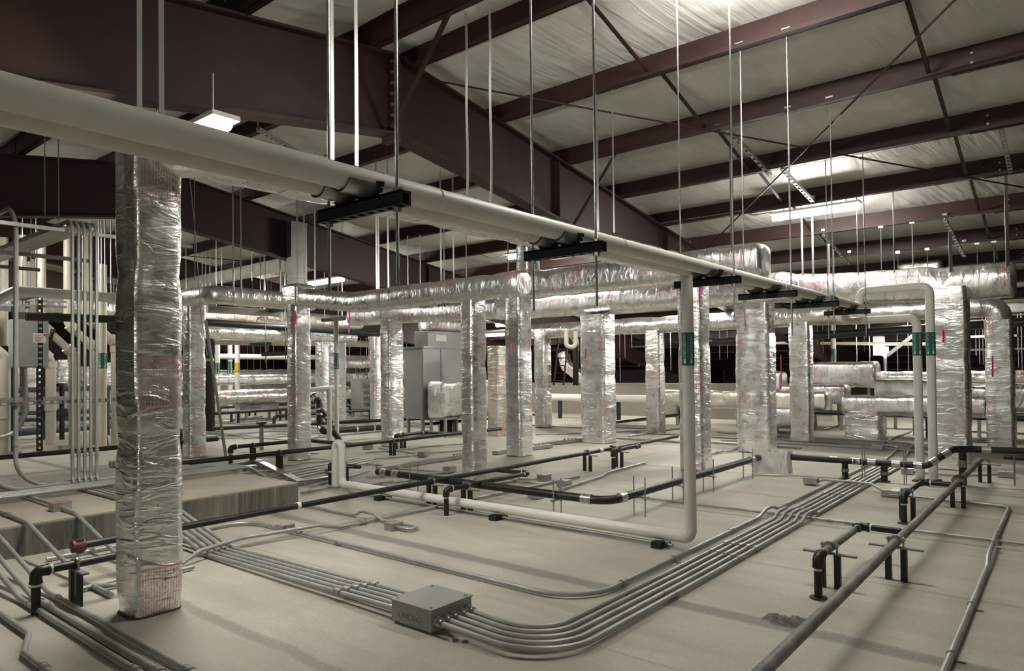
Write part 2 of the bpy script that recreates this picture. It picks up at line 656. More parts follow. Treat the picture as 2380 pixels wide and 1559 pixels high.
# purlins (Z sections)
def purlin(x, label, sgn):
    z = zb(x)
    t = .022
    fw = .1
    root = thing('roof_purlin', label, 'purlin', (x, 10, z))
    b = MB()
    poly = [(x - t / 2, z), (x - fw * sgn if sgn > 0 else x - t / 2, z), (0, 0)]
    def rect(xa, xb2, za, zb2):
        b.box(min(xa, xb2), max(xa, xb2), Y0, Y1, za, zb2)
    b.box(x - t / 2, x + t / 2, Y0, Y1, z, z + PD - .002)
    b.build('purlin_web', 'maroon', root, 0)
    MB().box(min(x, x - sgn * fw), max(x, x - sgn * fw), Y0, Y1, z, z + .018).build('bottom_flange', 'maroon', root, 0)
    MB().box(min(x, x + sgn * fw), max(x, x + sgn * fw), Y0, Y1, z + PD - .022, z + PD - .004).build('top_flange', 'maroon', root, 0)
    MB().box(min(x - sgn * fw, x - sgn * (fw - .016)), max(x - sgn * fw, x - sgn * (fw - .016)), Y0, Y1, z + .018, z + .045).build('flange_lip', 'maroon', root, 0)
    if x < 18:
        for yf in FRAMES[:3]:
            MB().box(x - t / 2 - .008 * 1, x + t / 2 + .008, yf - .1, yf + 1.25, z - .012, z + PD - .03).build('lap_splice', 'maroon', root, 0)
            for dy in (.12, 1.05):
                for dz in (.08, .19):
                    MB().box(x - t / 2 - .022, x + t / 2 + .022, yf + dy - .012, yf + dy + .012, z + dz - .012, z + dz + .012).build('bolt', 'galv', root, 0)
    return root


ORD = ['first', 'second', 'third', 'fourth', 'fifth', 'sixth', 'seventh', 'eighth', 'ninth', 'tenth', 'eleventh', 'twelfth', 'thirteenth', 'fourteenth', 'fifteenth', 'sixteenth']
for k, x in enumerate(FAR_P):
    purlin(x, 'maroon steel roof purlin, %s beyond the roof ridge' % ORD[k], 1)
for k, x in enumerate(NEAR_P):
    if zb(x) > 1 and x > X0 and k < 6:
        purlin(x, 'maroon steel roof purlin, %s on the near side of the ridge' % ORD[k], -1)

# rafters
FD = 1.0
def rafter(y, label, detail):
    root = thing('roof_rafter', label, 'beam', (RX, y, zb(RX) - FD))
    xe = X1 - .1
    for side, xa, xb2, in (('near', RX, -6.5), ('far', RX, xe)):
        pts = [(xa, zb(xa)), (xb2, zb(xb2)), (xb2, zb(xb2) - FD * (1 if side == 'near' else .9)), (xa, zb(xa) - FD)]
        MB().prism(pts, 1, y - .012, y + .012).build('rafter_web', 'maroon', root, 0)
        MB().beam((xa, y, zb(xa) - .015), (xb2, y, zb(xb2) - .015), .24, .03).build('top_flange', 'maroon', root, 0)
        MB().beam((xa, y, zb(xa) - FD), (xb2, y, pts[2][1]), .24, .035).build('bottom_flange', 'maroon', root, 0)
    for dx in (-.022, .022):
        MB().box(RX + dx - .02, RX + dx + .02, y - .13, y + .13, zb(RX) - FD - .1, zb(RX) - .02).build('splice_plate', 'maroon', root, 0)
    if detail:
        for i in range(7):
            for sy in (-.085, .085):
                MB().box(RX - .07, RX + .07, y + sy - .015, y + sy + .015, zb(RX) - FD + .06 + i * .135, zb(RX) - FD + .09 + i * .135).build('splice_bolt', 'galv_dark', root, 0)
        for x in (1.6, 9.2, 13.0, 17):
            MB().box(x - .01, x + .01, y - .11, y + .11, zb(x) - FD + .02, zb(x) - .04).build('stiffener', 'maroon', root, 0)
    return root


rafter(6.6, 'deep maroon steel rafter with ridge splice crossing the upper left', 1)
rafter(13.6, 'maroon rafter behind the nearest one, low at the left', 1)
rafter(20.4, 'third maroon rafter back, seen between the far hangers', 0)
rafter(27.2, 'fourth maroon rafter back, deep in the attic', 0)
rafter(34.0, 'farthest maroon rafter near the gable wall', 0)

# kick braces from rafter bottom to purlin
def brace(p, q, label):
    root = thing('flange_brace', label, 'brace', p)
    MB().beam(p, q, .05, .012).build('brace_leg', 'maroon', root, 0)
    a = V(p) + Vector((.0, 0, .0))
    b_ = V(q)
    off = (b_ - a).cross(Vector((0, 0, 1))).normalized() * .022
    MB().beam(a + off, b_ + off, .012, .05).build('brace_flange', 'maroon', root, 0)


brace((5.62, 6.42, 4.66), (5.36, 5.1, zb(5.36) + .1), 'maroon angle brace slanting up from the rafter splice')
brace((5.62, 6.78, 4.66), (5.36, 8.0, zb(5.36) + .1), 'maroon angle brace on the far side of the rafter splice')
brace((9.5, 6.42, zb(9.5) - FD), (9.5, 5.6, zb(9.5) + .02), 'short maroon brace under the third far purlin')
brace((14.5, 13.4, zb(14.5) - FD), (14.5, 12.2, zb(14.5) + .02), 'maroon brace rising from the second rafter')

# roof bridging angles between purlins (run down the slope)
def bridging(y, label_tail, xs_):
    for k in range(len(xs_) - 1):
        xa, xb2 = xs_[k], xs_[k + 1]
        o = MB().beam((xa + .05, y, zb(xa) + PD - .07), (xb2 - .04, y, zb(xb2) + .05), .045, .02).build('purlin_bridging', 'maroon', None, 0)
        tag(o, 'dark bridging angle %s, %s from the ridge' % (label_tail, ORD[k]), 'brace')


bridging(4.1, 'slanting across the middle purlin bays', FAR_P[:7])
bridging(1.32, 'slanting across the right purlin bays', FAR_P[:9])

# wind-bracing rods under the purlins
def brace_rod(p, q, label):
    root = thing('bracing_rod', label, 'rod', V(p).lerp(V(q), .5))
    MB().tube([p, q], .013, 6).build('rod', 'maroon', root)
    c = V(p).lerp(V(q), .62)
    d = (V(q) - V(p)).normalized() * .09
    MB().tube([c - d, c + d], .022, 8).build('turnbuckle', 'galv', root)


brace_rod((6.35, 6.5, zb(6.35) - .05), (14.2, -.1, zb(14.2) - .08), 'thin maroon bracing rod crossing the roof left to right')
brace_rod((14.6, 6.5, zb(14.6) - .1), (6.8, -.1, zb(6.8) - .04), 'thin maroon bracing rod rising to the upper right corner')
brace_rod((10.2, 13.5, zb(10.2) - .1), (15.0, 20.3, zb(15) - .1), 'thin bracing rod in the second roof bay')
brace_rod((14.5, 13.5, zb(14.5) - .1), (8.6, 20.3, zb(8.6) - .1), 'dark bracing rod crossing behind the hanging straps')

# raised concrete pad
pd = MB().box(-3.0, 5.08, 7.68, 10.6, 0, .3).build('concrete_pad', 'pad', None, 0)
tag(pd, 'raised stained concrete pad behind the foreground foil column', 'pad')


# ------------------------------------------------------------------ lamps
def lamp(x, y, z, label, L=1.5, hang=0.0):
    root = thing('fluorescent_light', label, 'light', (x, y, z))
    MB().box(x - .12, x + .12, y - L / 2, y + L / 2, z + .04, z + .08).build('lamp_housing', 'white', root, 0)
    MB().tube([(x, y - L / 2 + .03, z), (x, y + L / 2 - .03, z)], .066, 14).build('lamp_lens', 'lens', root)
    for yy in (y - L / 2 + .03, y + L / 2 - .042):
        MB().box(x - .072, x + .072, yy, yy + .012, z - .01, z + .06).build('end_clip', 'white', root, 0)
    top = zb(x) if hang else z + .085
    if hang:
        for yy in (y - L * .35, y + L * .35):
            MB().tube([(x, yy, z + .08), (x, yy, hang)], .008, 6).build('hanger_chain', 'rod', root)
    return root


lamp(12.88, 3.6, 4.42, 'lit fluorescent strip under the right purlins, brightest in view', hang=zb(12.88) + .02)
lamp(2.92, 6.15, 3.755, 'lit fluorescent strip peeking over the white pipes at the left', hang=4.23)
lamp(11.2, 15.58, 4.1, 'lit fluorescent strip above the foil duct left of centre', hang=zb(11.2) + .02)
lamp(12.88, 9.9, 4.40, 'lit fluorescent strip half hidden behind a foil riser', hang=zb(12.88) + .02)
lamp(6.12, 2.4, 5.37, 'fluorescent strip high near the ridge, above the white pipes', hang=zb(6.12) + .02)
lamp(21.3, 3.0, 3.1, 'fluorescent strip far down the right roof slope')
lamp(21.3, 10.5, 3.1, 'fluorescent strip far behind the middle foil ducts')
lamp(21.3, 18.6, 3.1, 'fluorescent strip in the far middle distance')
lamp(14.5, 24.0, 3.9, 'fluorescent strip far left beyond the third rafter')
lamp(6.12, 25.0, 4.6, 'fluorescent strip deep in the left bay', hang=zb(6.12) + .02)
lamp(16.2, 31.0, 3.4, 'fluorescent strip in the farthest left bay')
lamp(11.22, 21.5, 4.2, 'added fill lamp in the third bay left of centre', hang=zb(11.22) + .02)  # fill lamp added to brighten the far bays, no known fixture
lamp(17.9, 14.6, 3.2, 'added fill lamp behind the grey air unit', hang=zb(17.9) + .02)  # added for more light in the middle distance, not a known fixture
lamp(3.65, 17.2, 4.6, 'added fill lamp over the conduit rack, out of frame at the left', hang=zb(3.65) + .02)  # added outside the left frame edge to brighten the rack area
lamp(16.2, 7.2, 3.66, 'added fill lamp over the round foil trunk', hang=zb(16.2) + .02)  # extra lamp added to lift the light around the far ducts
lamp(-4.8, -4.0, 3.9, 'added fill lamp on the roof slope behind the viewpoint')  # unseen lamp added to brighten the camera side of the white pipes
# ------------------------------------------------------------------ foil-wrapped ducts
def puff(amp, seed, ring=.0, groove=()):
    def d(w, l, x, y):
        q = Vector((w.x * 3.1 + seed, w.y * 3.1, w.z * 3.1))
        a = noise.noise(q) * amp + noise.noise(q * 2.7) * amp * .45
        if ring:
            a -= ring * max(0, math.sin(l * 5.3 + seed)) ** 8
        for ga, gd, gw in groove:
            da = math.degrees(math.atan2(y, x)) - ga - 4 * noise.noise(Vector((w.z * 1.3, seed, 0)))
            da = (da + 180) % 360 - 180
            a -= gd * math.exp(-(da / gw) ** 2) * (.8 + .5 * noise.noise(Vector((w.z * 2, seed, 5))))
        return a
    return d


_seed = [3]


def duct(name, label, cat, pts, w, h, n0=None, rc=.1, round_=False, mat='foil', amp=.009, fil=.16, step=.075, group=None, scalef=None, parent=None, far=False, part=None, cr=.05, groove=()):
    _seed[0] += 11
    if far:
        step, amp = .2, amp
    path = resample(fillet(pts, fil, 4 if not far else 2), step)
    prof = circle(w / 2, 14 if far else 28) if round_ else rrect(w, h, rc, .3 if far else .07)
    b = MB().sweep(path, prof, n0, disp=puff(amp, _seed[0], .016, groove), capround=cr, scalef=scalef)
    if parent is not None:
        return b.build(part or name, mat, parent, 50)
    o = b.build(name, mat, None, 50)
    return tag(o, label, cat, group)


def tape(x, y, z, L, label, ang=0.0):
    root = MB()
    root.sweep([(x, y, z), (x + .004, y, z - L * .5), (x - .01 + ang * .2, y + .006, z - L)], [(.016, .002), (-.016, .002), (-.016, -.002), (.016, -.002)], (1, -1, 0))
    return tag(root.build('flagging_tape', 'pink', None, 0), label, 'tape')


def riser(X, Y, wx, wy, zt, label, mat='foil', base=True, round_=False, far=False, rc=.075, groove=None):
    if groove is None:
        groove = ((random.choice((-165, -150, -115, -95)), .016, 6),)
    root = thing('foil_duct_riser', label, 'duct', (X, Y, 0))
    duct('duct_wrap', '', '', [(X, Y, .012), (X, Y, zt)], wx, wy, (1, 0, 0), rc=rc, round_=round_, mat=mat, parent=root, part='duct_wrap', far=far, amp=.008, cr=0, groove=() if far else groove)
    if base:
        b = MB()
        b.sweep([(X, Y, 0), (X, Y, .014)], rrect(wx - .004, wy - .004, rc * 1.2, .1), (1, 0, 0))
        b.build('floor_collar', 'rust', root, 0)
    return root


# foreground column and the branch duct that leaves its head
riser(2.22, 5.21, .37, .33, 3.3, 'tall foil-wrapped duct riser in the left foreground', groove=((-148, .03, 6), (-118, .022, 5), (-95, .008, 9)))
duct('foil_branch_duct', 'foil branch duct running along behind the white hung pipes', 'duct', [(2.22, 5.05, 3.28), (2.5, 4.95, 3.31), (10.3, 4.95, 3.33)], .34, .36, (0, 0, 1), amp=.016)
duct('foil_branch_duct', 'foil riser head stub joining the foreground column to the branch', 'duct', [(2.22, 5.21, 3.2), (2.22, 5.21, 3.5)], .36, .34, (1, 0, 0))

riser(6.78, 13.87, .38, .32, 3.2, 'foil riser just right of the foreground column')
riser(7.79, 11.72, .40, .30, 3.1, 'foil riser below the boxed duct corner left of centre')
riser(10.42, 12.05, .45, .36, 2.85, 'foil riser left of the grey air unit, with pink tag')
riser(7.86, 7.2, .36, .28, 2.85, 'slim foil riser standing at the middle of the picture')
riser(10.69, 8.59, .43, .40, 3.12, 'foil riser immediately right of the slim middle riser')
riser(16.17, 12.1, .40, .40, 2.85, 'foil riser behind the middle, beside the cream wall')
riser(13.58, 8.58, .55, .66, 2.92, 'broad foil riser in the centre right with a pink tie')
riser(16.34, 8.58, .38, .42, 2.66, 'narrow foil riser right of the broad centre one')
riser(10.80, 4.95, .42, .42, 3.12, 'foil riser directly behind the white drop pipe')
riser(13.78, 5.01, .50, .66, 2.95, 'broad foil riser right of the white drop pipe')
riser(16.3, 4.9, .36, .46, 2.68, 'foil riser left of the boxed foil elbow on the floor')
riser(13.3, 1.66, .44, .56, 2.95, 'broad foil riser behind the two labelled white risers')
riser(16.45, 1.22, .46, .46, 2.55, 'foil riser at the right edge below a duct elbow')
P = G(753, 985)
riser(P.x, P.y, .42, .42, 3.0, 'far foil riser, left one of the pair left of centre', far=True)
P = G(785, 990)
riser(P.x, P.y, .42, .42, 3.0, 'far foil riser, right one of the pair left of centre', far=True)
P = G(874, 988)
riser(P.x, P.y, .30, .30, 2.9, 'thin far foil riser just left of the tagged riser', far=True)
P = G(1160, 1012)
riser(P.x, P.y, .5, .4, 2.3, 'yellowed unfaced riser between the two middle foil risers', mat='foil_yellow', far=True)

# trunks
t = duct('foil_trunk_duct', 'foil trunk duct over the middle risers, ending in a boxed cap at right', 'duct', [(10.72, 9.0, 3.33), (10.72, 3.72, 3.33)], .5, .56, (0, 0, 1), rc=.13, amp=.02)
duct('foil_trunk_duct', 'lower foil trunk left of the middle risers, above the grey unit', 'duct', [(10.55, 13.6, 3.0), (10.6, 11.5, 2.97), (10.65, 9.0, 2.93)], .42, .46, (0, 0, 1), rc=.14)
duct('foil_branch_duct', 'foil duct rising toward the slim middle riser with a square cap', 'duct', [(7.8, 12.02, 3.1), (7.8, 11.4, 3.1), (7.8, 10.0, 2.92), (7.8, 6.15, 2.93)], .36, .40, (0, 0, 1), rc=.13)
duct('foil_branch_duct', 'foil duct with a pink wrinkled end above the second riser', 'duct', [(6.72, 14.1, 3.2), (6.72, 13.05, 3.22), (9.05, 13.05, 3.2)], .36, .42, (0, 0, 1), rc=.14)
duct('foil_box_corner', 'square foil box at the duct corner left of centre', 'duct', [(7.79, 11.72, 2.95), (7.79, 11.72, 3.38)], .44, .5, (1, 0, 0), rc=.05)
duct('foil_trunk_duct', 'long puffy foil trunk duct above the centre right risers', 'duct', [(13.65, 11.6, 3.24), (13.65, 4.4, 3.22), (13.65, 3.7, 3.12), (13.65, .78, 3.02)], .56, .58, (0, 0, 1), rc=.2, amp=.026, fil=.3)
duct('foil_trunk_duct', 'round foil trunk behind the long one, turning down at the right', 'duct', [(16.32, 12.6, 2.8), (16.4, 1.22, 2.82), (16.45, 1.22, 2.4)], .44, .44, (0, 0, 1), round_=True, amp=.014, fil=.25)
duct('foil_stub_duct', 'short foil stub duct rising above the middle trunk', 'duct', [(10.72, 8.35, 3.55), (10.72, 8.35, 4.15)], .42, .36, (1, 0, 0))
duct('foil_stub_duct', 'foil elbow beside the short stub above the middle trunk', 'duct', [(10.72, 7.9, 3.95), (10.72, 7.35, 3.95)], .34, .3, (0, 0, 1))
tape(7.6, 9.9, 2.78, .42, 'long pink flagging tape under the left foil duct')
tape(7.58, 11.52, 2.85, .25, 'short pink flagging tape beside the boxed duct corner')
tape(13.05, 5.02, 2.22, .14, 'pink tape tie on the broad riser right of the drop pipe')
tape(13.26, 8.7, 2.15, .22, 'pink tape tie on the broad centre riser')
tape(10.2, 12.1, 2.2, .2, 'pink tape tie on the riser left of the grey unit')
tape(10.42, 8.55, 2.2, .22, 'pink tape tie on the riser right of the slim riser')
tape(13.0, 1.7, 2.25, .2, 'pink tape tie on the riser behind the labelled pipes')
tape(16.2, 1.32, 1.85, .4, 'pink tape hanging beside the right edge riser')
tape(10.62, 5.3, 3.62, .12, 'pink tape scrap on top of the branch duct')
tape(10.55, 4.7, 3.0, .14, 'pink tape scrap below the white hung pipes')
P = G(1818, 1000)
tape(P.x, P.y, 2.0, .9, 'pink tape strip between the two right foil risers')

# bare galvanised riser
root = thing('bare_sheet_duct', 'bare galvanised sheet riser passing up behind the boxed corner', 'duct', (8.85, 13.37, 0))
for i in range(4):
    z0, z1 = i * 1.25, min(i * 1.25 + 1.245, zb(9.0) + .1)
    MB().box(8.65, 9.05, 13.28, 13.46, z0, z1).build('duct_section', 'galv_dark', root, 0)
    MB().box(8.64, 9.06, 13.275, 13.465, z1 - .03, z1).build('duct_joint', 'galv_dark', root, 0)

# low ducts and far ducts
def fduct(label, p, q, w, h, mat='foil', round_=False):
    o = duct('foil_duct', label, 'duct', [p, q], w, h, (0, 0, 1) if abs(q[2] - p[2]) < 1 else (1, 0, 0), rc=.12, mat=mat, amp=.022, round_=round_)
    z = min(p[2], q[2])
    if abs(q[2] - p[2]) < 1:
        for k in (.12, .5, .88):
            c = V(p).lerp(V(q), k)
            if z < 2.0:
                MB().box(c.x - .035, c.x + .035, c.y - .035, c.y + .035, 0, c.z - w / 2 + .03).build('support_leg', 'galv', o, 0)
            else:
                MB().tube([(c.x, c.y, c.z + w / 2 - .03), (c.x, c.y, zb(c.x) + .02)], .011, 6).build('support_rod', 'rod', o)
    return o


P = G(2010, 1021)
el = thing('foil_floor_elbow', 'fat foil elbow standing on the floor at the right', 'duct', (P.x, P.y, 0))
duct('duct_wrap', '', '', [(17.45, 3.86, .012), (17.45, 3.86, .7)], .5, .8, (1, 0, 0), rc=.12, parent=el, part='vertical_wrap', cr=0, amp=.015)
duct('duct_wrap', '', '', [(17.45, 4.3, .78), (17.45, 1.5, .8)], .46, .5, (0, 0, 1), rc=.12, parent=el, part='horizontal_wrap', amp=.02)
MB().box(17.18, 17.72, 3.44, 4.28, 0, .016).build('floor_collar', 'rust', el, 0)
fduct('foil duct running low behind the two right risers', (18.9, 9.8, .78), (18.9, 5.0, .78), .5, .55, 'foil_yellow')
fduct('foil duct block low between the right risers', (17.9, 6.6, .42), (17.9, 5.4, .42), .5, .8, 'foil_dull')
fduct('big wrinkled foil plenum at the right, behind the floor elbow', (20.6, 6.2, 1.45), (20.6, 4.2, 1.45), .7, .62)
fduct('round foil duct leaving the right plenum', (21.0, 4.4, 1.35), (21.0, .2, 1.35), .34, .34, 'foil', True)
fduct('low foil duct in front of the right plenum', (19.6, 6.4, .95), (19.6, 4.7, .95), .5, .5)
fduct('sagging dark-topped foil duct behind the white risers', (19.2, 4.0, 1.1), (19.2, 2.3, 1.1), .5, .3, 'foil_dull')
fduct('foil duct passing behind the right edge riser', (19.4, 2.2, .9), (19.4, -.6, .9), .6, .6)
fduct('upright far foil riser behind the right gap', (20.2, 7.75, 0), (20.2, 7.75, 2.1), .36, .36)
fduct('bulging foil elbow next to the upright far riser', (20.4, 7.3, 1.25), (20.4, 6.6, 1.25), .6, .6, 'foil_dull')
fduct('far low foil duct left of centre, upper of two', (10.2, 23.6, 1.42), (21.5, 23.6, 1.42), .36, .36)
fduct('far low foil duct left of centre, lower of two', (9.6, 22.2, .86), (19.5, 22.2, .86), .5, .5, 'foil', True)
fduct('farthest foil duct left of centre, below the pale pipe', (12.5, 27.6, 1.55), (25.0, 27.6, 1.55), .5, .5, 'foil_dull', True)
fduct('farthest low foil duct left of centre', (13.0, 29.0, .9), (25.0, 29.0, .9), .6, .6, 'foil_dull')
fduct('far foil duct crossing toward the air unit', (18.6, 26.0, 2.0), (18.6, 19.9, 2.0), .4, .4, 'foil', True)
fduct('far foil floor elbow left of the bare sheet riser', (15.2, 20.8, 0), (15.2, 20.8, .8), .7, .6, 'foil')
fduct('far foil duct high behind the second riser', (8.0, 18.4, 3.28), (14.6, 18.4, 3.28), .42, .36, 'foil_yellow')
fduct('far wrinkled foil duct below the black overhead pipe', (8.4, 17.2, 2.72), (13.4, 17.2, 2.72), .34, .34, 'foil', True)
fduct('far foil duct at the upper left behind the conduit rack', (3.6, 18.9, 3.35), (7.2, 18.9, 3.35), .4, .42)
fduct('far round foil duct right of the far riser pair', (15.6, 19.2, 1.55), (20.4, 19.2, 1.55), .3, .3, 'foil', True)
fduct('far foil block with dark stand right of the riser pair', (16.6, 19.6, .85), (17.8, 19.6, .85), .5, .4)
fduct('slanting foil branch between the left risers', (10.4, 17.6, 3.1), (11.3, 16.4, 2.8), .3, .3, 'foil', True)
for i, (px, lab) in enumerate(((30, 'far foil riser behind the disconnect box'), (72, 'far foil riser behind the rack post'), (150, 'far foil riser behind the conduit bends'), (205, 'far foil riser behind the slanting cream pipes'), (250, 'far foil riser beside the foreground column'))):
    P = G(px, 985 + 4 * (i % 2))
    riser(P.x, P.y, .55, .5, 1.95 + .12 * (i % 3), lab, far=True, base=False)


# ------------------------------------------------------------------ white insulated pipes
def text_mesh(txt, size):
    c = bpy.data.curves.new('txt', 'FONT')
    c.body = txt
    c.size = size
    c.align_x = 'CENTER'
    c.align_y = 'CENTER'
    o = bpy.data.objects.new('txt', c)
    COL.objects.link(o)
    dg = bpy.context.evaluated_depsgraph_get()
    me = bpy.data.meshes.new_from_object(o.evaluated_get(dg))
    vs = [tuple(v.co) for v in me.vertices]
    fs = [tuple(p.vertices) for p in me.polygons]
    bpy.data.objects.remove(o)
    bpy.data.curves.remove(c)
    bpy.data.meshes.remove(me)
    return vs, fs


def pipe_label(parent, X, Y, z0, z1, r, txt, mat='green', ink='ink'):
    az = math.atan2(-Y, -X)            # toward the viewpoint
    lab = MB().tube([(X, Y, z0), (X, Y, z1)], r + .004, 20)
    lo = lab.build('pipe_label', mat, parent)
    size = r * .62
    for side, flip in ((1, 1), (-1, -1)):
        vs, fs = text_mesh(txt, size)
        xs_ = [v[0] for v in vs]
        L = max(xs_) - min(xs_)
        k = (z1 - z0) * .74 / L
        cz = z0 + (z1 - z0) * .57
        out = []
        for x, y, _ in vs:
            zz = cz - x * k * flip
            ang = az + side * .52 + (y / r) * flip
            out.append((X + (r + .0065) * math.cos(ang), Y + (r + .0065) * math.sin(ang), zz))
        if True:
            fs = fs
        MB().add(out, fs).build('label_lettering', ink, lo, 0)
        ar = MB()
        zc, w = z0 + (z1 - z0) * .1, r * .26
        poly = [(-w * .6, .05), (w * .6, .05), (w * .6, .01), (w, .01), (0, -.035), (-w, .01), (-w * .6, .01)]
        pts = [(X + (r + .0065) * math.cos(az + side * .52 + a / r), Y + (r + .0065) * math.sin(az + side * .52 + a / r), zc + b_ * (z1 - z0) / .55) for a, b_ in poly]
        ar.add(pts, [tuple(range(7))])
        ar.build('flow_arrow', ink, lo, 0)
    return lo


WF, WB, WZ, WR = 2.64, 2.82, 2.605, .06
def wpipe(name, label, pts, r=WR, fil=.12, mat='jacket', cat='pipe', seg=18):
    root = thing(name, label, cat, pts[0])
    MB().tube(pts, r, seg, fil, 7).build('pipe_jacket', mat, root)
    return root


RA, RB = (11.62, 1.85), (11.60, 1.70)
p1 = wpipe('white_insulated_pipe', 'white insulated overhead pipe nearer the viewpoint, ending in the right-hand riser',
           [(-4.0, WF, WZ), (11.75, WF, WZ), (11.75, WF, WZ + .25), (11.75, RB[1], WZ + .25), (11.75, RB[1], .02)])
p2 = wpipe('white_insulated_pipe', 'white insulated overhead pipe farther back, ending in the left-hand riser',
           [(-4.0, WB, WZ), (11.62, WB, WZ), (11.62, WB, WZ - .22), (11.62, RA[1], WZ - .22), (11.62, RA[1], .02)])
for root, x, y in ((p1, 11.75, RB[1]), (p2, 11.62, RA[1])):
    MB().box(x - .11, x + .11, y - .09, y + .09, 0, .02).build('floor_collar', 'rust', root, 0)
for root, x, yy in ((p1, 2.6, WF), (p1, 4.5, WF), (p1, 8.1, WF), (p2, 3.6, WB), (p2, 8.6, WB)):
    MB().tube([(x, yy, WZ), (x + .012, yy, WZ)], WR + .004, 18).build('jacket_joint', 'jacket', root)
pipe_label(p1, 11.75, RB[1], 1.83, 2.17, WR, '140\u00b0 HOT WATER')
pipe_label(p2, 11.62, RA[1], 1.83, 2.17, WR, 'DOMESTIC COLD WATER')
DX = 6.02
drop = wpipe('white_drop_pipe', 'white insulated pipe dropping to the floor and running left along it',
             [(DX, WB, WZ - .05), (DX, WB, .12), (DX, 8.0, .12), (DX + .1, 8.16, .12), (DX + .1, 8.16, .95 - .28), (DX + .1, 8.32, .95 - .28), (DX + .1, 8.32, .05)], r=.054, fil=.075)
pipe_label(drop, DX, WB, 1.715, 2.02, .054, 'DOMESTIC COLD WATER')
MB().tube([(DX + .1, 8.32, .28), (DX + .1, 8.32, .45)], .05, 10).build('brass_union', 'brass', drop)
MB().tube([(DX, 7.9, .03), (DX, 3.0, .03)], .014, 8).build('bare_copper_line', 'conduit', drop)
for yy in (7.15, 5.15, 3.12):
    sp = MB()
    sp.box(DX - .12, DX - .02, yy - .05, yy + .05, 0, .06)
    sp.box(DX - .02, DX + .1, yy - .05, yy + .05, 0, .035)
    sp.build('pipe_block', 'strut', drop, 0)

# band labels on the hung pipes near the far trapeze
for root, x, yy in ((p1, 9.95, WF), (p2, 9.55, WB)):
    MB().tube([(x, yy, WZ), (x + .34, yy, WZ)], WR + .004, 18).build('pipe_label', 'green', root)


# trapeze hangers under the white pipes
def trapeze(x, label, top, y0=2.38, y1=3.02, tw=.09):
    zt = WZ - WR - .02
    root = thing('pipe_trapeze', label, 'hanger', (x, (y0 + y1) / 2, zt - .1))
    hw = .032
    ch = MB()
    ch.box(x - hw, x + hw, y0, y1, zt - .012, zt)
    ch.box(x - hw, x - hw + .012, y0, y1, zt - .062, zt)
    ch.box(x + hw - .012, x + hw, y0, y1, zt - .062, zt)
    ch.build('strut_channel', 'strut', root, 0)
    bt = MB()
    k = 9
    bt.box(x - hw, x - .018, y0, y1, zt - .066, zt - .06)
    bt.box(x + .018, x + hw, y0, y1, zt - .066, zt - .06)
    for i in range(k + 1):
        yy = y0 + (y1 - y0) * i / k
        bt.box(x - .018, x + .018, max(y0, yy - .016), min(y1, yy + .016), zt - .066, zt - .06)
    bt.build('slotted_web', 'strut', root, 0)
    for yy in (y0 + .06, y1 - .06):
        rd = MB().tube([(x, yy, zt - .42), (x, yy, top)], .008, 8).build('threaded_rod', 'rod', root)
        MB().tube([(x, yy, zt - .09), (x, yy, zt - .066)], .021, 6).build('hex_nut', 'rod', root)
        MB().tube([(x, yy, zt + .0), (x, yy, zt + .02)], .021, 6).build('hex_nut', 'rod', root)
        MB().box(x - .035, x + .035, yy - .045, yy + .045, top - .03, top + .03).build('purlin_clip', 'galv', root, 0)
    for yy in (WF, WB):
        vs, n = [], 10
        for xx in (x - .17, x + .17):
            for i in range(n + 1):
                a = math.pi * (1.08 + .84 * i / n)
                for rr in (WR + .006, WR + .012):
                    vs.append((xx, yy + rr * math.cos(a), WZ + rr * math.sin(a)))
        m = 2 * (n + 1)
        fs = []
        for i in range(n):
            a, b2 = 2 * i, 2 * i + 2
            fs += [(a, b2, m + b2, m + a), (a + 1, m + a + 1, m + b2 + 1, b2 + 1)]
        fs += [(0, m, m + 1, 1), (2 * n, 2 * n + 1, m + 2 * n + 1, m + 2 * n)]
        MB().add(vs, fs).build('pipe_shield', 'galv', root, 50)
        cl = MB()
        for i in range(n):
            a0, a1 = math.pi * (1.02 + .96 * i / n), math.pi * (1.02 + .96 * (i + 1) / n)
            cl.beam((x, yy + (WR + .018) * math.cos(a0), WZ + (WR + .018) * math.sin(a0)), (x, yy + (WR + .018) * math.cos(a1), WZ + (WR + .018) * math.sin(a1)), .055, .014, (1, 0, 0))
        cl.build('pipe_clamp', 'strut', root, 0)


for k_, (x, lab) in enumerate(((2.15, 'nearest dark strut trapeze carrying the two white pipes'), (3.86, 'second dark strut trapeze under the white pipes, right of the rafter'), (6.19, 'third dark trapeze, beside the white drop pipe'),
                   (7.81, 'fourth dark trapeze under the white pipes'), (9.5, 'fifth dark trapeze under the white pipes, by the green band'), (11.22, 'last dark trapeze, where the white pipes turn'))):
    trapeze(x, lab, zb(x) + .06)


# flat straps that carry the foil ducts
def strap(x, y, z0, z1, label=None, group='flat steel straps holding up the foil ducts', w=.036, axis=0, twist=True, bow=0.0):
    b = MB()
    n = 10 if bow else 3
    for i in range(n):
        a, c = i / n, (i + 1) / n
        f = lambda t: (x + bow * math.sin(t * 9) * .5, y + bow * math.sin(t * 7 + 1) * .3, z0 + (z1 - z0) * t)
        b.beam(f(a), f(c), w if axis == 0 else .004, .004 if axis == 0 else w, (0, 1, 0))
    if twist:
        b.beam((x, y, z1), (x + .01, y + .02, z1 + .22), .004, w, (0, 1, 0))
    o = b.build('duct_strap', 'strap', None, 0)
    return tag(o, label, 'strap', None)


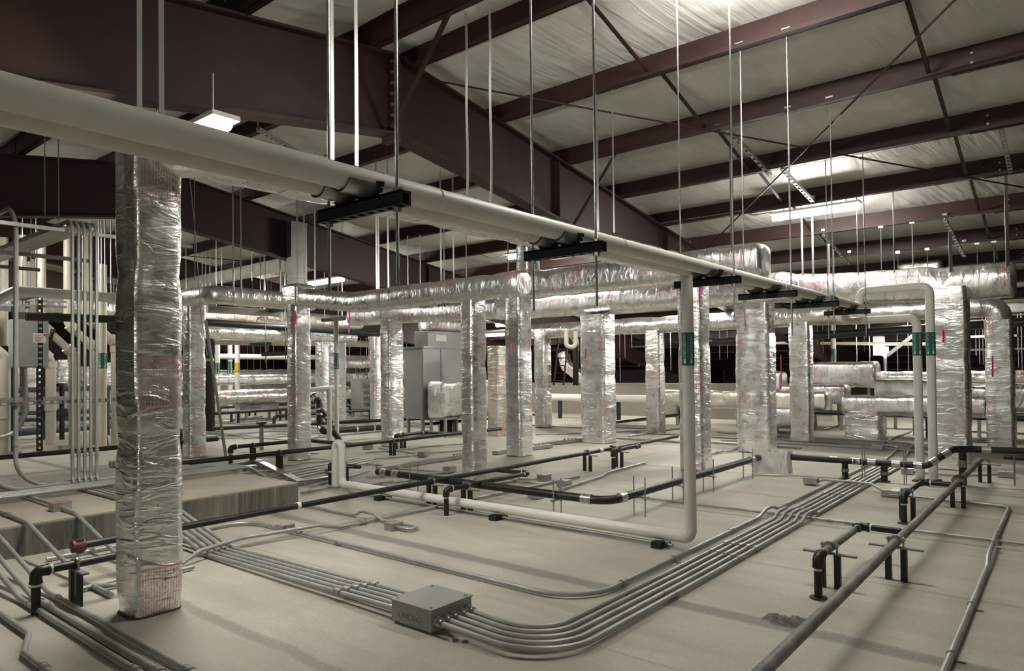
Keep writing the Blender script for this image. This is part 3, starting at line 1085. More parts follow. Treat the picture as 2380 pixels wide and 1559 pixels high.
sl = ['left strap of the pair above the foreground foil column', 'right strap of the pair above the foreground foil column',
      'left strap of the pair above the nearest trapeze', 'right strap of the pair above the nearest trapeze',
      'left bent strap in front of the rafter splice', 'right shining strap in front of the rafter splice',
      'left strap with twisted top hung from the second far purlin', 'right strap with twisted top hung from the second far purlin']
i_ = 0
for x, zt in ((2.12, 5.1), (3.76, 5.35), (5.52, 5.6), (7.81, zb(7.81) + .02)):
    for yy in ((5.12, 4.78) if x < 7 else (4.9, 4.66)):
        strap(x, yy, 3.46, zt, sl[i_], twist=(x > 7), bow=.03 if x == 5.52 else 0)
        i_ += 1
# ------------------------------------------------------------------ floor pipes, supports, conduits
def couple(parent, p, d, r, name='coupling_band', mat='steel', L=.05, k=1.18):
    p, d = V(p), V(d).normalized()
    MB().tube([p - d * L / 2, p + d * L / 2], r * k, 12).build(name, mat, parent)


def pipe(name, label, pts, r, mat='black', fil=None, elbows=True, marks=(), cat='pipe', seg=12):
    root = thing(name, label, cat, pts[0])
    fil = r * 1.6 if fil is None else fil
    MB().tube(pts, r, seg, fil, 5).build('pipe_run', mat, root)
    if elbows:
        for i in range(1, len(pts) - 1):
            a, b, c = V(pts[i - 1]), V(pts[i]), V(pts[i + 1])
            d1, d2 = (a - b).normalized(), (c - b).normalized()
            if d1.dot(d2) < -.98:
                continue
            e = r * 2.4
            MB().tube([b + d1 * e, b, b + d2 * e], r * 1.3, seg, fil, 6).build('elbow_fitting', mat, root)
            for d in (d1, d2):
                couple(root, b + d * e, d, r, 'elbow_rim', mat, r * .45, 1.42)
                couple(root, b + d * (e + r * .7), d, r, 'thread_paint', 'jacket', r * .5, 1.03)
    for m in marks:
        couple(root, *m)
    return root


def stand(x, y, z, label, r=.033, along='y', h=None, arm=.17, group=None):
    root = thing('pipe_stand', label, 'pipe support', (x, y, 0), group)
    top = z - r - .012
    dx, dy = (0, 1) if along == 'y' else (1, 0)
    for s in (-1, 1):
        cx, cy = x + s * dx * .055, y + s * dy * .055
        MB().box(cx - .022, cx + .022, cy - .022, cy + .022, 0, top).build('post', 'black', root, 0)
        cx, cy = x + s * dx * (r + .02), y + s * dy * (r + .02)
        MB().tube([(cx, cy, top - .005), (cx, cy, z + .045)], .008, 6).build('bolt', 'rod', root)
        MB().tube([(cx, cy, z + .018), (cx, cy, z + .034)], .018, 6).build('hex_nut', 'rod', root)
    MB().box(x - arm * dx - .022, x + arm * dx + .022, y - arm * dy - .022, y + arm * dy + .022, top, top + .012).build('cross_arm', 'dusty', root, 0)
    n = 8
    cl = MB()
    for i in range(n):
        a0, a1 = math.pi * i / n, math.pi * (i + 1) / n
        f = lambda a: (x + dx * (r + .008) * math.cos(a), y + dy * (r + .008) * math.cos(a), z + (r + .008) * math.sin(a))
        cl.beam(f(a0), f(a1), .03, .008, (1, 0, 0) if along == 'y' else (0, 1, 0))
    cl.build('pipe_clamp', 'rod', root, 0)
    return root


PZ = .30
# grey dusty pipe at the right and its two legs
pd_ = pipe('iron_floor_pipe', 'long dusty grey iron pipe running away at the lower right', [(1.2, 1.16, PZ), (12.2, 1.16, PZ)], .034, 'dusty')
couple(pd_, (9.86, 1.16, PZ), (1, 0, 0), .034, 'red_coupling', 'red', .09, 1.5)
couple(pd_, (9.86, 1.16, PZ), (1, 0, 0), .034, 'coupling_lug', 'red', .03, 2.2)
stand(6.17, 1.16, PZ, 'black two-post stand under the dusty grey pipe, nearer one')
stand(9.72, 1.16, PZ, 'black two-post stand under the dusty grey pipe, by the red coupling')
l1 = pipe('iron_leg_pipe', 'black pipe leg turning down to the floor at the lower right', [(6.6, 1.2, PZ), (6.6, 1.52, PZ), (5.36, 1.52, PZ), (5.36, 1.52, .0)], .029, 'black')
MB().tube([(6.4, 1.52, PZ), (5.5, 1.52, PZ)], .0305, 12).build('dusty_section', 'dusty', l1)
MB().tube([(5.36, 1.52, 0), (5.36, 1.52, .01)], .062, 10).build('floor_caulk', 'rust', l1)
stand(5.67, 1.52, PZ, 'black two-post stand beside the nearest pipe leg')
l2 = pipe('iron_leg_pipe', 'black pipe leg turning down behind the nearest one', [(9.5, 1.2, PZ), (9.5, 1.5, PZ), (8.42, 1.5, PZ), (8.42, 1.5, .0)], .03, 'black')
MB().tube([(8.42, 1.5, 0), (8.42, 1.5, .01)], .062, 10).build('floor_caulk', 'rust', l2)
stand(8.62, 1.5, PZ, 'black two-post stand beside the second pipe leg')

# black pipe behind the foreground column
pb = pipe('black_floor_pipe', 'long black pipe crossing the floor behind the foreground column', [(2.14, 6.35, PZ), (13.0, 6.35, PZ)], .032)
for x in (2.14, ):
    MB().tube([(x - .04, 6.35, PZ), (x + .05, 6.35, PZ)], .052, 14).build('red_cap', 'red', pb)
    for a in range(3):
        t = a * 2.1
        MB().cbox((x + .01, 6.35 + .052 * math.cos(t), PZ + .052 * math.sin(t)), .05, .022, .022).build('cap_lug', 'red', pb, 0)
couple(pb, (4.2, 6.35, PZ), (1, 0, 0), .038, 'thread_paint', 'jacket', .04, 1.03)
couple(pb, (10.5, 6.35, PZ), (1, 0, 0), .038, 'red_coupling', 'red', .08, 1.5)
couple(pb, (10.1, 6.35, PZ), (1, 0, 0), .038, 'thread_paint', 'jacket', .1, 1.05)
stand(6.13, 6.35, PZ, 'black two-post stand under the long black pipe, in mid floor')
stand(9.69, 6.35, PZ, 'black two-post stand under the long black pipe, by the red coupling')
pipe('iron_leg_pipe', 'black pipe leg turning down in the middle of the floor', [(7.35, 6.3, PZ), (7.35, 5.77, PZ), (5.8, 5.77, PZ), (5.8, 5.77, 0)], .03)
stand(6.15, 5.77, PZ, 'black two-post stand beside the mid floor pipe leg')
pipe('iron_leg_pipe', 'short black pipe leg below the broad centre riser', [(11.1, 6.3, PZ), (11.1, 6.16, PZ), (10.2, 6.16, PZ), (10.2, 6.16, 0)], .036)
stand(10.38, 6.16, PZ, 'black two-post stand beside the short centre pipe leg')
pipe('iron_leg_pipe', 'black pipe leg with elbow at the lower left', [(2.62, 6.3, PZ), (2.62, 5.77, PZ), (1.68, 5.77, PZ), (1.68, 5.77, 0)], .031)
stand(1.93, 5.76, PZ, 'black two-post stand left of the foreground column')

# no-hub drain
DR, DZ = .048, .27
drn = thing('drain_pipe', 'black drain pipe with steel couplings bending across mid floor', 'pipe', (6.42, 3.95, 0))
MB().tube([(6.42, 7.75, DZ), (6.42, 3.95, DZ), (11.1, 3.95, DZ)], DR, 14, .2, 7).build('pipe_run', 'black', drn)
for p, d in (((6.42, 7.6, DZ), (0, 1, 0)), ((6.42, 7.35, DZ), (0, 1, 0)), ((6.42, 4.22, DZ), (0, 1, 0)), ((6.7, 3.95, DZ), (1, 0, 0)), ((8.35, 3.95, DZ), (1, 0, 0)), ((10.6, 3.95, DZ), (1, 0, 0))):
    couple(drn, p, d, DR, 'no_hub_coupling', 'steel', .13, 1.1)
    for k in (-.045, .045):
        couple(drn, V(p) + V(d) * k, d, DR, 'band_clamp', 'steel', .018, 1.2)
dr2 = thing('drain_pipe', 'black drain pipe with tees in front of the labelled risers', 'pipe', (11.25, 2.8, 0))
MB().tube([(11.22, 3.7, DZ), (11.3, 1.72, DZ), (11.52, 1.42, .5), (11.7, 1.2, .5), (12.05, -1.2, .5)], DR, 14, .12, 5).build('pipe_run', 'black', dr2)
for yy in (2.78, 2.25):
    MB().tube([(11.27, yy, DZ), (11.27, yy, .0)], DR * .95, 12).build('tee_leg', 'black', dr2)
    MB().tube([(11.27, yy, .1), (11.27, yy, .15)], DR * 1.1, 12).build('tee_band', 'dusty', dr2)
    MB().tube([(11.27, yy, 0), (11.27, yy, .015)], DR * 1.7, 12).build('floor_caulk', 'rust', dr2)
    for dy in (-.16, .16):
        couple(dr2, (11.27, yy + dy, DZ), (0, 1, 0), DR, 'no_hub_coupling', 'steel', .11, 1.12)
        for k in (-.04, .04):
            couple(dr2, (11.27, yy + dy + k, DZ), (0, 1, 0), DR, 'band_clamp', 'steel', .016, 1.22)
for p, d in (((11.3, 1.82, DZ), (0, 1, 0)), ((11.36, 1.64, .33), (.22, -.3, .23)), ((11.46, 1.50, .44), (.22, -.3, .23)), ((11.72, 1.05, .5), (.15, -1, 0)), ((11.85, .3, .5), (.1, -1, 0))):
    couple(dr2, p, d, DR, 'no_hub_coupling', 'steel', .11, 1.12)
MB().tube([(11.6, 1.32, .5), (11.6, 1.32, 0)], DR, 12).build('drop_leg', 'black', dr2)
couple(dr2, (11.6, 1.32, .3), (0, 0, 1), DR, 'no_hub_coupling', 'dusty', .1, 1.12)
dr3 = pipe('iron_leg_pipe', 'black pipe legs at the right edge below the drain', [(12.4, .9, .34), (12.4, .35, .34), (12.0, .35, .34), (12.0, .35, 0)], .04)
stand(12.15, .35, .34, 'black two-post stand at the right edge')
stand(12.0, 1.1, .3, 'black two-post stand where the dusty pipe meets the drain')


def floor_rods(x, y, label, ax, h=.42, z=DZ, r=DR):
    root = thing('rod_support', label, 'pipe support', (x, y, 0))
    dx, dy = ax
    for s in (-1, 1):
        MB().tube([(x + s * dx * (r + .025), y + s * dy * (r + .025), 0), (x + s * dx * (r + .025), y + s * dy * (r + .025), h)], .008, 6).build('threaded_rod', 'rod', root)
    MB().box(x - dx * (r + .07) - dy * .02, x + dx * (r + .07) + dy * .02, y - dy * (r + .07) - dx * .02, y + dy * (r + .07) + dx * .02, z - r - .012, z - r - .002).build('cradle_plate', 'galv', root, 0)
    for s in (-1, 1):
        MB().tube([(x + s * dx * (r + .025), y + s * dy * (r + .025), z - r - .03), (x + s * dx * (r + .025), y + s * dy * (r + .025), z - r - .012)], .018, 6).build('hex_nut', 'rod', root)


for x, y, ax, lab in ((6.42, 4.62, (1, 0), 'thin rod support under the drain, left of its bend'), (7.1, 3.95, (0, 1), 'thin rod support under the drain, right of its bend'), (8.08, 3.95, (0, 1), 'thin rod support under the drain, beside the white drop pipe'),
                      (9.0, 3.95, (0, 1), 'thin rod support under the drain, right of the drop pipe'), (10.45, 3.95, (0, 1), 'thin rod support under the drain, by the white sheeting'), (6.42, 7.0, (1, 0), 'thin rod support at the left end of the drain'),
                      (11.25, 2.52, (1, 0), 'tall rod support between the two drain tees'), (11.27, 1.98, (1, 0), 'rod support left of the labelled risers'), (11.95, .75, (1, 0), 'tall rod support at the right edge drain')):
    floor_rods(x, y, lab, ax, h=.45 if x < 11 else .52, z=DZ if y > 1 else .5)

# white sheeting over the drain corner
b = MB()
n = 10
vs = []
path = [(10.86, 4.02), (11.0, 3.68), (11.06, 3.56), (11.22, 3.54)]
cols_ = []
for i in range(len(path) - 1):
    for k in range(n):
        t = k / n
        cols_.append((path[i][0] * (1 - t) + path[i + 1][0] * t, path[i][1] * (1 - t) + path[i + 1][1] * t))
cols_.append(path[-1])
rows = 7
for q, off in ((0, 0.0), (1, .012)):
    for i, (x, y) in enumerate(cols_):
        for j in range(rows + 1):
            w = .02 * noise.noise(Vector((i * .45, j * .6, 2)))
            top = .37 + .03 * noise.noise(Vector((i * .3, 1, 9)))
            vs.append((x + w + off, y + w, .02 + (top - .02) * j / rows))
m_ = len(cols_)
fs = []
for q in range(2):
    o_ = q * m_ * (rows + 1)
    for i in range(m_ - 1):
        for j in range(rows):
            a = o_ + i * (rows + 1) + j
            f = (a, a + rows + 1, a + rows + 2, a + 1)
            fs.append(f if q == 0 else f[::-1])
o_ = m_ * (rows + 1)
for i in range(m_ - 1):
    a = i * (rows + 1) + rows
    fs.append((a, a + rows + 1, o_ + a + rows + 1, o_ + a))
tag(b.add(vs, fs).build('white_sheeting', 'paper', None, 60), 'crumpled white sheet wrapped round the drain corner', 'sheet')
tp = MB().box(10.9, 11.3, 3.36, 4.05, .40, .41)

# ------------------------------------------------------------------ electrical boxes
def jbox(x, y, z, label, w=.15, d=.13, h=.075, mat='galv', lid='galv', cat='box'):
    root = thing('junction_box', label, cat, (x, y, z))
    MB().box(x - w / 2, x + w / 2, y - d / 2, y + d / 2, z, z + h).build('box_body', mat, root, 0)
    MB().box(x - w / 2 - .004, x + w / 2 + .004, y - d / 2 - .004, y + d / 2 + .004, z + h, z + h + .006).build('box_cover', lid, root, 0)
    for s in (-1, 1):
        MB().tube([(x + s * w * .36, y, z + h + .006), (x + s * w * .36, y, z + h + .011)], .008, 8).build('cover_screw', 'rod', root)
        MB().tube([(x + s * w * .25, y - d / 2 - .003, z + h * .5), (x + s * w * .25, y - d / 2, z + h * .5)], .018, 10).build('knockout', 'galv', root)
        MB().tube([(x - w / 2 - .003, y + s * d * .25, z + h * .5), (x - w / 2, y + s * d * .25, z + h * .5)], .018, 10).build('knockout', 'galv', root)
    return root


# big pull box
BX0, BX1, BY0, BY1, BZ0, BZ1 = 3.12, 3.50, 3.25, 3.63, .02, .155
pbx = thing('pull_box', 'grey steel pull box on the floor where ten conduits meet', 'box', ((BX0 + BX1) / 2, (BY0 + BY1) / 2, 0))
MB().box(BX0 + .03, BX1 - .03, BY0 + .03, BY1 - .03, 0, BZ0).build('box_feet', 'graybox', pbx, 0)
MB().box(BX0, BX1, BY0, BY1, BZ0, BZ1).build('box_body', 'graybox', pbx, 0)
lid = MB().box(BX0 - .006, BX1 + .006, BY0 - .006, BY1 + .006, BZ1, BZ1 + .008).build('box_cover', 'graybox', pbx, 0)
for sx in (BX0 + .03, BX1 - .03):
    for sy in (BY0 + .03, BY1 - .03):
        MB().tube([(sx, sy, BZ1 + .008), (sx, sy, BZ1 + .014)], .009, 10).build('cover_screw', 'rod', lid)
MB().tube([((BX0 + BX1) / 2, (BY0 + BY1) / 2, BZ1 + .008), ((BX0 + BX1) / 2, (BY0 + BY1) / 2, BZ1 + .01)], .005, 8).build('cover_screw', 'rod', lid)
for k, rr in enumerate((.022, .014, .022, .015, .018)):
    yy = BY1 - .09 - k * .045
    ring = MB()
    nn = 14
    for i in range(nn):
        a0, a1 = 2 * math.pi * i / nn, 2 * math.pi * (i + 1) / nn
        ring.beam((BX0 - .001, yy + rr * math.cos(a0), .075 + rr * math.sin(a0)), (BX0 - .001, yy + rr * math.cos(a1), .075 + rr * math.sin(a1)), .003, .003, (1, 0, 0))
    ring.build('knockout_ring', 'galv_dark', pbx, 0)

CR = .0195
NAMES5 = ['nearest', 'second nearest', 'middle', 'second farthest', 'farthest']


def conduit(label, pts, r=CR, fil=.12, cps=(), mat='conduit', group=None, fn=6, seg=10, straps=()):
    root = thing('steel_conduit', label, 'conduit', pts[0], group)
    MB().tube(pts, r, seg, fil, fn).build('conduit_tube', mat, root)
    for p, d in cps:
        couple(root, p, d, r, 'conduit_coupling', mat, .075, 1.28)
        for k in (-.03, .03):
            couple(root, V(p) + V(d) * k, d, r, 'coupling_rim', 'galv', .012, 1.42)
    for p, d in straps:
        couple(root, p, d, r, 'conduit_strap', 'galv', .014, 1.35)
        pp = V(p)
        dd = V(d).cross(Vector((0, 0, 1)))
        c = pp + dd * (r * 2.3)
        MB().cbox((c.x, c.y, max(.006, pp.z - r)), .035, .035, .006).build('strap_ear', 'galv', root, 0)
    return root


# five conduits: right of the pull box, then away along the floor
for k in range(5):
    x = BX0 + .045 + k * .073
    y = 2.34 + k * .073
    z = .075
    zf = .032
    R = .78 - k * .073
    pts = [(x, BY0, z), (x, 2.95, .05), (x, y, zf), (7.70, y, zf), (7.86, y, .088), (8.10, y, .088), (8.26, y, zf), (13.4, y, zf)]
    # separate treatment of the big bend
    big = fillet([(x, BY0, z), (x, 3.1, .055), (x, y, zf), (5.2, y, zf)], 0)
    path = fillet([pts[0], (x, y, zf + .015), (5.2, y, zf)], R, 12)[:-1] + fillet([(5.2, y, zf)] + pts[3:], .05, 4)
    root = thing('steel_conduit', '%s of the five parallel conduits sweeping right from the pull box' % NAMES5[k], 'conduit', (5, y, 0))
    MB().sweep(path, circle(CR, 10)).build('conduit_tube', 'conduit', root)
    couple(root, (x, BY0 - .03, z - .001), (0, 1, 0), CR, 'box_connector', 'galv', .055, 1.6)
    couple(root, (x, BY0 - .012, z), (0, 1, 0), CR, 'connector_nut', 'galv', .014, 1.95)
    for xx in (4.72 - k * .05, 5.92 + k * .02, 6.35):
        couple(root, (xx, y, zf), (1, 0, 0), CR, 'conduit_coupling', 'galv', .07 if xx > 6 else .018, 1.35)
    couple(root, (9.6, y, zf), (1, 0, 0), CR, 'conduit_coupling', 'galv', .07, 1.35)
# five conduits: left of the pull box, over the pad, up the rack
ZTOP = ZAT(180, 512, (3.3, 9.55))
for k in range(5):
    x = BX0 + .045 + k * .0675
    yv = 9.55
    pts = [(x, BY1, .08), (x, 6.3, .03), (x, 7.62, .325), (x, yv, .325), (x, yv, ZTOP), (x, 15.5, ZTOP)]
    root = conduit('%s of the five conduits climbing over the pad and up the left rack' % NAMES5[k], pts, fil=.16,
                   cps=[((x, 4.28 - .02 * k, .072), (0, 1, 0)), ((x, yv, .72), (0, 0, 1))])
    couple(root, (x, BY1 + .02, .08), (0, 1, 0), CR, 'box_connector', 'galv', .05, 1.6)

# single conduit beside the five, with the large floor bend
conduit('single conduit beside the five, bending left across the floor to a red-topped box',
        [(13.4, 2.79, .03), (8.3, 2.79, .03), (8.1, 2.79, .085), (7.9, 2.79, .085), (7.7, 2.79, .03), (4.17, 2.79, .03), (4.17, 6.5, .04)], fil=.42, fn=9,
        cps=[((4.75, 2.79, .03), (1, 0, 0)), ((6.9, 2.79, .03), (1, 0, 0))], straps=[((5.6, 2.79, .03), (1, 0, 0)), ((4.17, 5.65, .03), (0, 1, 0))])
conduit('conduit leaving the red-topped box and turning left behind the column',
        [(4.17, 6.68, .04), (4.17, 7.28, .03), (2.2, 7.28, .03)], fil=.3)
jbox(4.2, 6.59, .0, 'red-topped junction box on the floor left of centre', lid='redbox')
jbox(4.95, 5.72, .0, 'red-topped junction box on the floor fed by a hooked conduit', lid='redbox')
conduit('hooked conduit looping into the right red-topped box',
        [(5.08, 7.66, .03), (5.08, 6.55, .03), (5.08, 6.42, .09), (5.08, 6.2, .09), (5.08, 6.05, .035), (5.1, 5.5, .035), (4.95, 5.45, .035), (4.95, 5.66, .035)], fil=.07, r=.018)
conduit('long conduit crossing over the five near the foreground column',
        [(2.0, 6.05, .03), (2.85, 6.1, .03), (3.08, 6.2, .09), (3.55, 6.32, .095), (4.35, 6.2, .09), (4.6, 6.18, .03), (9.0, 6.05, .03)], fil=.1,
        cps=[((4.9, 6.17, .03), (1, -.03, 0)), ((2.6, 6.08, .03), (1, .05, 0))])

# left foreground conduits
for k, (x, lab) in enumerate(((1.69, 'nearest of the three conduits descending at the far left'), (1.765, 'middle of the three conduits descending at the far left'), (1.875, 'farthest of the three conduits descending at the far left'))):
    conduit(lab, [(x, 2.4, .03), (x, 6.15, .03), (x, 7.62, .325), (x, 10.3, .325)], fil=.16, cps=[((x, 4.15 - k * .12, .03), (0, 1, 0))], straps=[((x, 5.95, .03), (0, 1, 0))])
conduit('conduit sloping off the pad toward the lower left pipe leg', [(2.15, 5.7, .03), (2.15, 6.25, .03), (2.15, 7.62, .325), (2.15, 10.3, .325)], fil=.14, cps=[((2.15, 8.2, .325), (0, 1, 0))])
conduit('curved conduit disappearing behind the foreground column base', [(2.15, 6.25, .028), (2.15, 5.95, .03), (2.9, 5.95, .03)], fil=.2)
conduit('kinked conduit in the lower left corner', [(1.5, 9.0, .03), (1.5, 5.28, .03), (1.38, 4.95, .03), (1.38, 3.2, .03)], fil=.06, cps=[((1.38, 4.6, .03), (0, 1, 0))])
P = G(140, 1186, .3)
jbox(P.x, P.y, .3, 'red-topped junction box on the raised pad', w=.17, d=.14, h=.085, lid='redbox')
conduit('conduit from the pad box sloping down behind the column', [(P.x, P.y - .06, .34), (P.x, 7.75, .325), (P.x, 6.55, .03), (P.x, 6.1, .03)], fil=.1)
conduit('conduit running left from the pad box', [(P.x, P.y + .06, .34), (P.x, P.y + 3.0, .34)], fil=.1)

# right side conduits
conduit('conduit running away at the lower right edge, turning left far off',
        [(3.2, .60, .03), (6.9, .63, .03), (7.1, .64, .075), (8.15, .66, .075), (8.35, .67, .03), (9.95, .68, .03), (9.98, 1.82, .045)], fil=.1, r=.021,
        straps=[((5.75, .62, .03), (1, 0, 0)), ((7.6, .65, .075), (1, 0, 0)), ((4.7, .61, .03), (1, 0, 0))])
conduit('thin conduit crossing under the five from left to right', [(8.02, 4.75, .024), (8.02, -1.0, .024)], r=.015, cps=[((8.02, 1.95, .024), (0, 1, 0)), ((8.02, 2.15, .024), (0, 1, 0))])
jbox(10.4, 3.02, .02, 'small junction box left of the five conduits, below the drain', w=.14, d=.18)
conduit('short conduit hopping over the five to the second small box', [(10.4, 2.93, .05), (10.4, 2.85, .09), (10.4, 2.25, .09), (10.15, 2.02, .04), (10.05, 1.98, .04)], fil=.1, r=.017)
jbox(10.02, 1.93, .01, 'small junction box beside the second pipe leg', w=.13, d=.2)
jbox(12.7, .9, .01, 'small junction box at the right edge near the drain', w=.13, d=.2)
conduit('conduit between the labelled risers and the right edge box', [(12.3, 2.05, .03), (12.3, 1.4, .03), (12.7, .98, .04)], r=.017, fil=.1)
jbox(12.25, 2.12, .01, 'small junction box behind the labelled risers', w=.12, d=.16)
conduit('far conduit crossing behind the right risers to a small box', [(15.3, 6.4, .03), (15.4, 3.3, .03)], r=.018)
jbox(15.42, 3.19, .01, 'small far junction box behind the five conduits', w=.16, d=.2)
conduit('far conduit from the small far box to the five', [(15.42, 3.1, .04), (15.2, 2.3, .03), (14.6, 2.1, .03)], r=.018, fil=.2)
conduit('far conduit passing behind the right foil risers, upper one', [(17.0, 7.2, .03), (16.9, 2.8, .03), (14.2, 2.5, .03)], r=.018, fil=.5)
conduit('far conduit passing behind the right foil risers, lower one', [(16.2, 7.2, .03), (16.1, 2.9, .03), (13.6, 2.7, .03)], r=.018, fil=.5)

# middle distance conduits and boxes
for i, (px, py, lab) in enumerate(((1045, 1098, 'grey junction box in front of the slim middle riser'), (1265, 1118, 'grey junction box with stub wires right of the slim riser'), (1312, 1132, 'grey junction box lying behind the drain bend'),
                                   (1246, 1158, 'pale junction box lying under the drain'), (985, 1062, 'small far junction box before the air unit'), (580, 1096, 'small junction box behind the raised pad'), (772, 1102, 'small junction box left of the hooked white pipe'),
                                   (855, 1044, 'small far junction box near the tagged riser'), (150, 1046, 'small far junction box behind the conduit risers'), (268, 1085, 'small junction box beside the foreground column'))):
    P = G(px, py)
    jbox(P.x, P.y, .01, lab, w=.17, d=.15, h=.09)
mid = [
    ('far conduit along the floor before the air unit', (850, 1052), (1085, 1030)), ('conduit line left of the slim riser, upper', (840, 1075), (1040, 1098)),
    ('conduit line left of the slim riser, lower', (850, 1108), (1045, 1096)), ('conduit line right of the slim riser', (1150, 1108), (1265, 1122)),
    ('conduit leaving the stub-wire box', (1150, 1122), (1250, 1112)), ('conduit line under the drain to the right', (1300, 1138), (1500, 1075)),
    ('conduit line far behind the centre riser', (1245, 1010), (1500, 1000)), ('conduit line before the centre riser', (1245, 1030), (1345, 1020)),
    ('conduit line between centre and drop pipe', (1440, 1018), (1575, 1026)), ('conduit line between drop pipe and broad riser', (1655, 1054), (1715, 1040)),
    ('conduit line far behind the drop pipe', (1655, 1014), (1712, 1018)), ('conduit line beside the second riser', (480, 1100), (640, 1092)),
    ('conduit line behind the pad end', (700, 1145), (800, 1128)), ('conduit line crossing behind the pad', (420, 1128), (760, 1086)),
    ('conduit line near the boxed riser base', (560, 1062), (740, 1052)), ('far conduit between the left risers', (480, 1020), (660, 1012)),
    ('far conduit line left of the black post', (490, 990), (660, 996)), ('far conduit line under the far ducts', (500, 975), (660, 985)),
    ('conduit line from the hooked white pipe to the right', (850, 1128), (1000, 1105)), ('far conduit line beyond the tagged riser', (740, 1012), (860, 1004)),
    ('far conduit line below the far elbow', (640, 1002), (790, 1000)), ('conduit line before the second black pipe', (590, 1088), (800, 1068)),
    ('conduit stretch left of the tray', (425, 1108), (520, 1120)), ('conduit on the floor right of the tray', (720, 1130), (860, 1092)),
    ('conduit beneath the second black pipe', (880, 1040), (990, 1060)), ('conduit beyond the tray end', (870, 1066), (1080, 1046))]
for lab, a, c in mid:
    A, B = G(*a, .03), G(*c, .03)
    m1 = A.lerp(B, .5) + Vector((.12, .1, 0)) * (1 if len(lab) % 2 else -1)
    conduit(lab, [A, A.lerp(B, .42), m1 + Vector((0, 0, .0)), B], r=.018, fil=.2, seg=8, cps=[(A.lerp(B, .2), (B - A).normalized())])

# conduit rows on the pad in front of the rack
for k in range(4):
    conduit('%s of the four bright conduits lying across the pad' % ['nearest', 'second', 'third', 'farthest'][k], [(-2.0, 9.05 + k * .1, .372), (5.2, 9.05 + k * .1, .372), (5.8 + k * .1, 9.4 + k * .25, .04), (8.4, 10.1 + k * .2, .04)], fil=.2, r=.02)
P = G(48, 1060, .3)
conduit('single tall conduit riser at the far left, bending along the pad', [(2.62, 15.5, ZTOP + .1), (2.62, 9.7, ZTOP + .1), (2.62, 9.7, .37), (5.0, 9.62, .37)], fil=.35, r=.026, fn=8, cps=[((2.62, 9.7, .9), (0, 0, 1))])
conduit('conduit riser bend at the left frame edge', [(2.35, 9.6, 1.6), (2.35, 9.6, .37), (4.0, 9.52, .37)], fil=.3, r=.024, fn=7)

# flat wireway on the floor
def tray(label, pix, w=.13, h=.07):
    pts = [G(x, y, h / 2 + .01) for x, y in pix]
    root = thing('floor_wireway', label, 'wireway', pts[0])
    MB().sweep(pts, [(h / 2, w / 2), (h / 2, -w / 2), (-h / 2, -w / 2), (-h / 2, w / 2)], (0, 0, 1)).build('wireway_body', 'galv', root, 0)
    for k in range(4):
        p = pts[-1].lerp(pts[-2], .12 + .08 * k)
        MB().tube([(p.x, p.y, h + .01), (p.x, p.y, h + .04)], .02, 6).build('bolt', 'rod', root)
    return root


tray('flat grey wireway emerging beside the foreground column', ((300, 1122), (415, 1108), (545, 1088)))
tray('flat grey wireway with a slanting middle behind the pad', ((540, 1082), (598, 1072), (700, 1122), (800, 1106)))
tray('flat grey wireway left of the slim middle riser', ((880, 1090), (1000, 1070), (1085, 1058)))
tray('flat grey wireway right of the slim middle riser', ((1150, 1052), (1180, 1046), (1280, 1036)))
tray('flat grey wireway before the broad centre riser', ((1240, 1034), (1350, 1022)))
pipe('black_floor_pipe', 'second long black pipe farther back, left of centre', [(5.0, 10.8, PZ), (12.5, 10.6, PZ)], .04, elbows=False)
stand(9.25, 10.7, PZ, 'black two-post stand under the second black pipe, left of the air unit')
stand(6.75, 10.76, PZ, 'black two-post stand under the second black pipe, at its left end')
pipe('iron_leg_pipe', 'black pipe leg left of the boxed riser', [(8.3, 10.8, PZ), (8.3, 12.3, PZ), (6.7, 12.3, PZ), (6.7, 12.3, 0)], .038)
stand(7.15, 12.3, PZ, 'black two-post stand left of the boxed riser')
pipe('iron_leg_pipe', 'black pipe leg beside the tagged riser', [(10.9, 10.7, PZ), (10.9, 11.45, PZ), (10.0, 11.45, PZ), (10.0, 11.45, 0)], .036)
stand(10.2, 11.45, PZ, 'black two-post stand beside the tagged riser')
pipe('iron_leg_pipe', 'black pipe leg standing beside the hooked white pipe', [(6.9, 8.75, .2), (6.35, 8.75, .3), (6.35, 8.75, 0)], .034)
stand(6.6, 8.75, .29, 'black two-post stand beside the hooked white pipe')
pipe('black_floor_pipe', 'black pipe crossing the far left behind the conduit rack', [(1.5, 14.3, .3), (7.4, 14.1, .3)], .045, elbows=False)
pipe('black_floor_pipe', 'far black pipe behind the air unit legs', [(9.0, 17.4, .25), (16.5, 14.6, .25)], .05, elbows=False)
pipe('black_floor_pipe', 'far black pipe between the right foil risers', [(14.6, 9.4, .3), (19.5, 9.2, .3)], .045, elbows=False)
pipe('black_floor_pipe', 'far black pipe behind the foil floor elbow', [(18.6, 6.3, .52), (18.6, -.5, .5)], .06, elbows=False)
stand(18.6, 2.75, .5, 'far black stand between the floor elbow and white risers')
stand(18.6, 5.75, .5, 'far black stand left of the floor elbow')
pipe('black_floor_pipe', 'second far black drain behind the right risers', [(12.5, 13.2, .3), (17.0, 13.0, .3)], .04, elbows=False)
tag(MB().tube([(1.75, 7.0, .012), (1.75, 7.02, .012)], .01, 6).build('floor_debris', 'black', None), 'tiny dark scrap on the floor near the left conduits', 'debris')
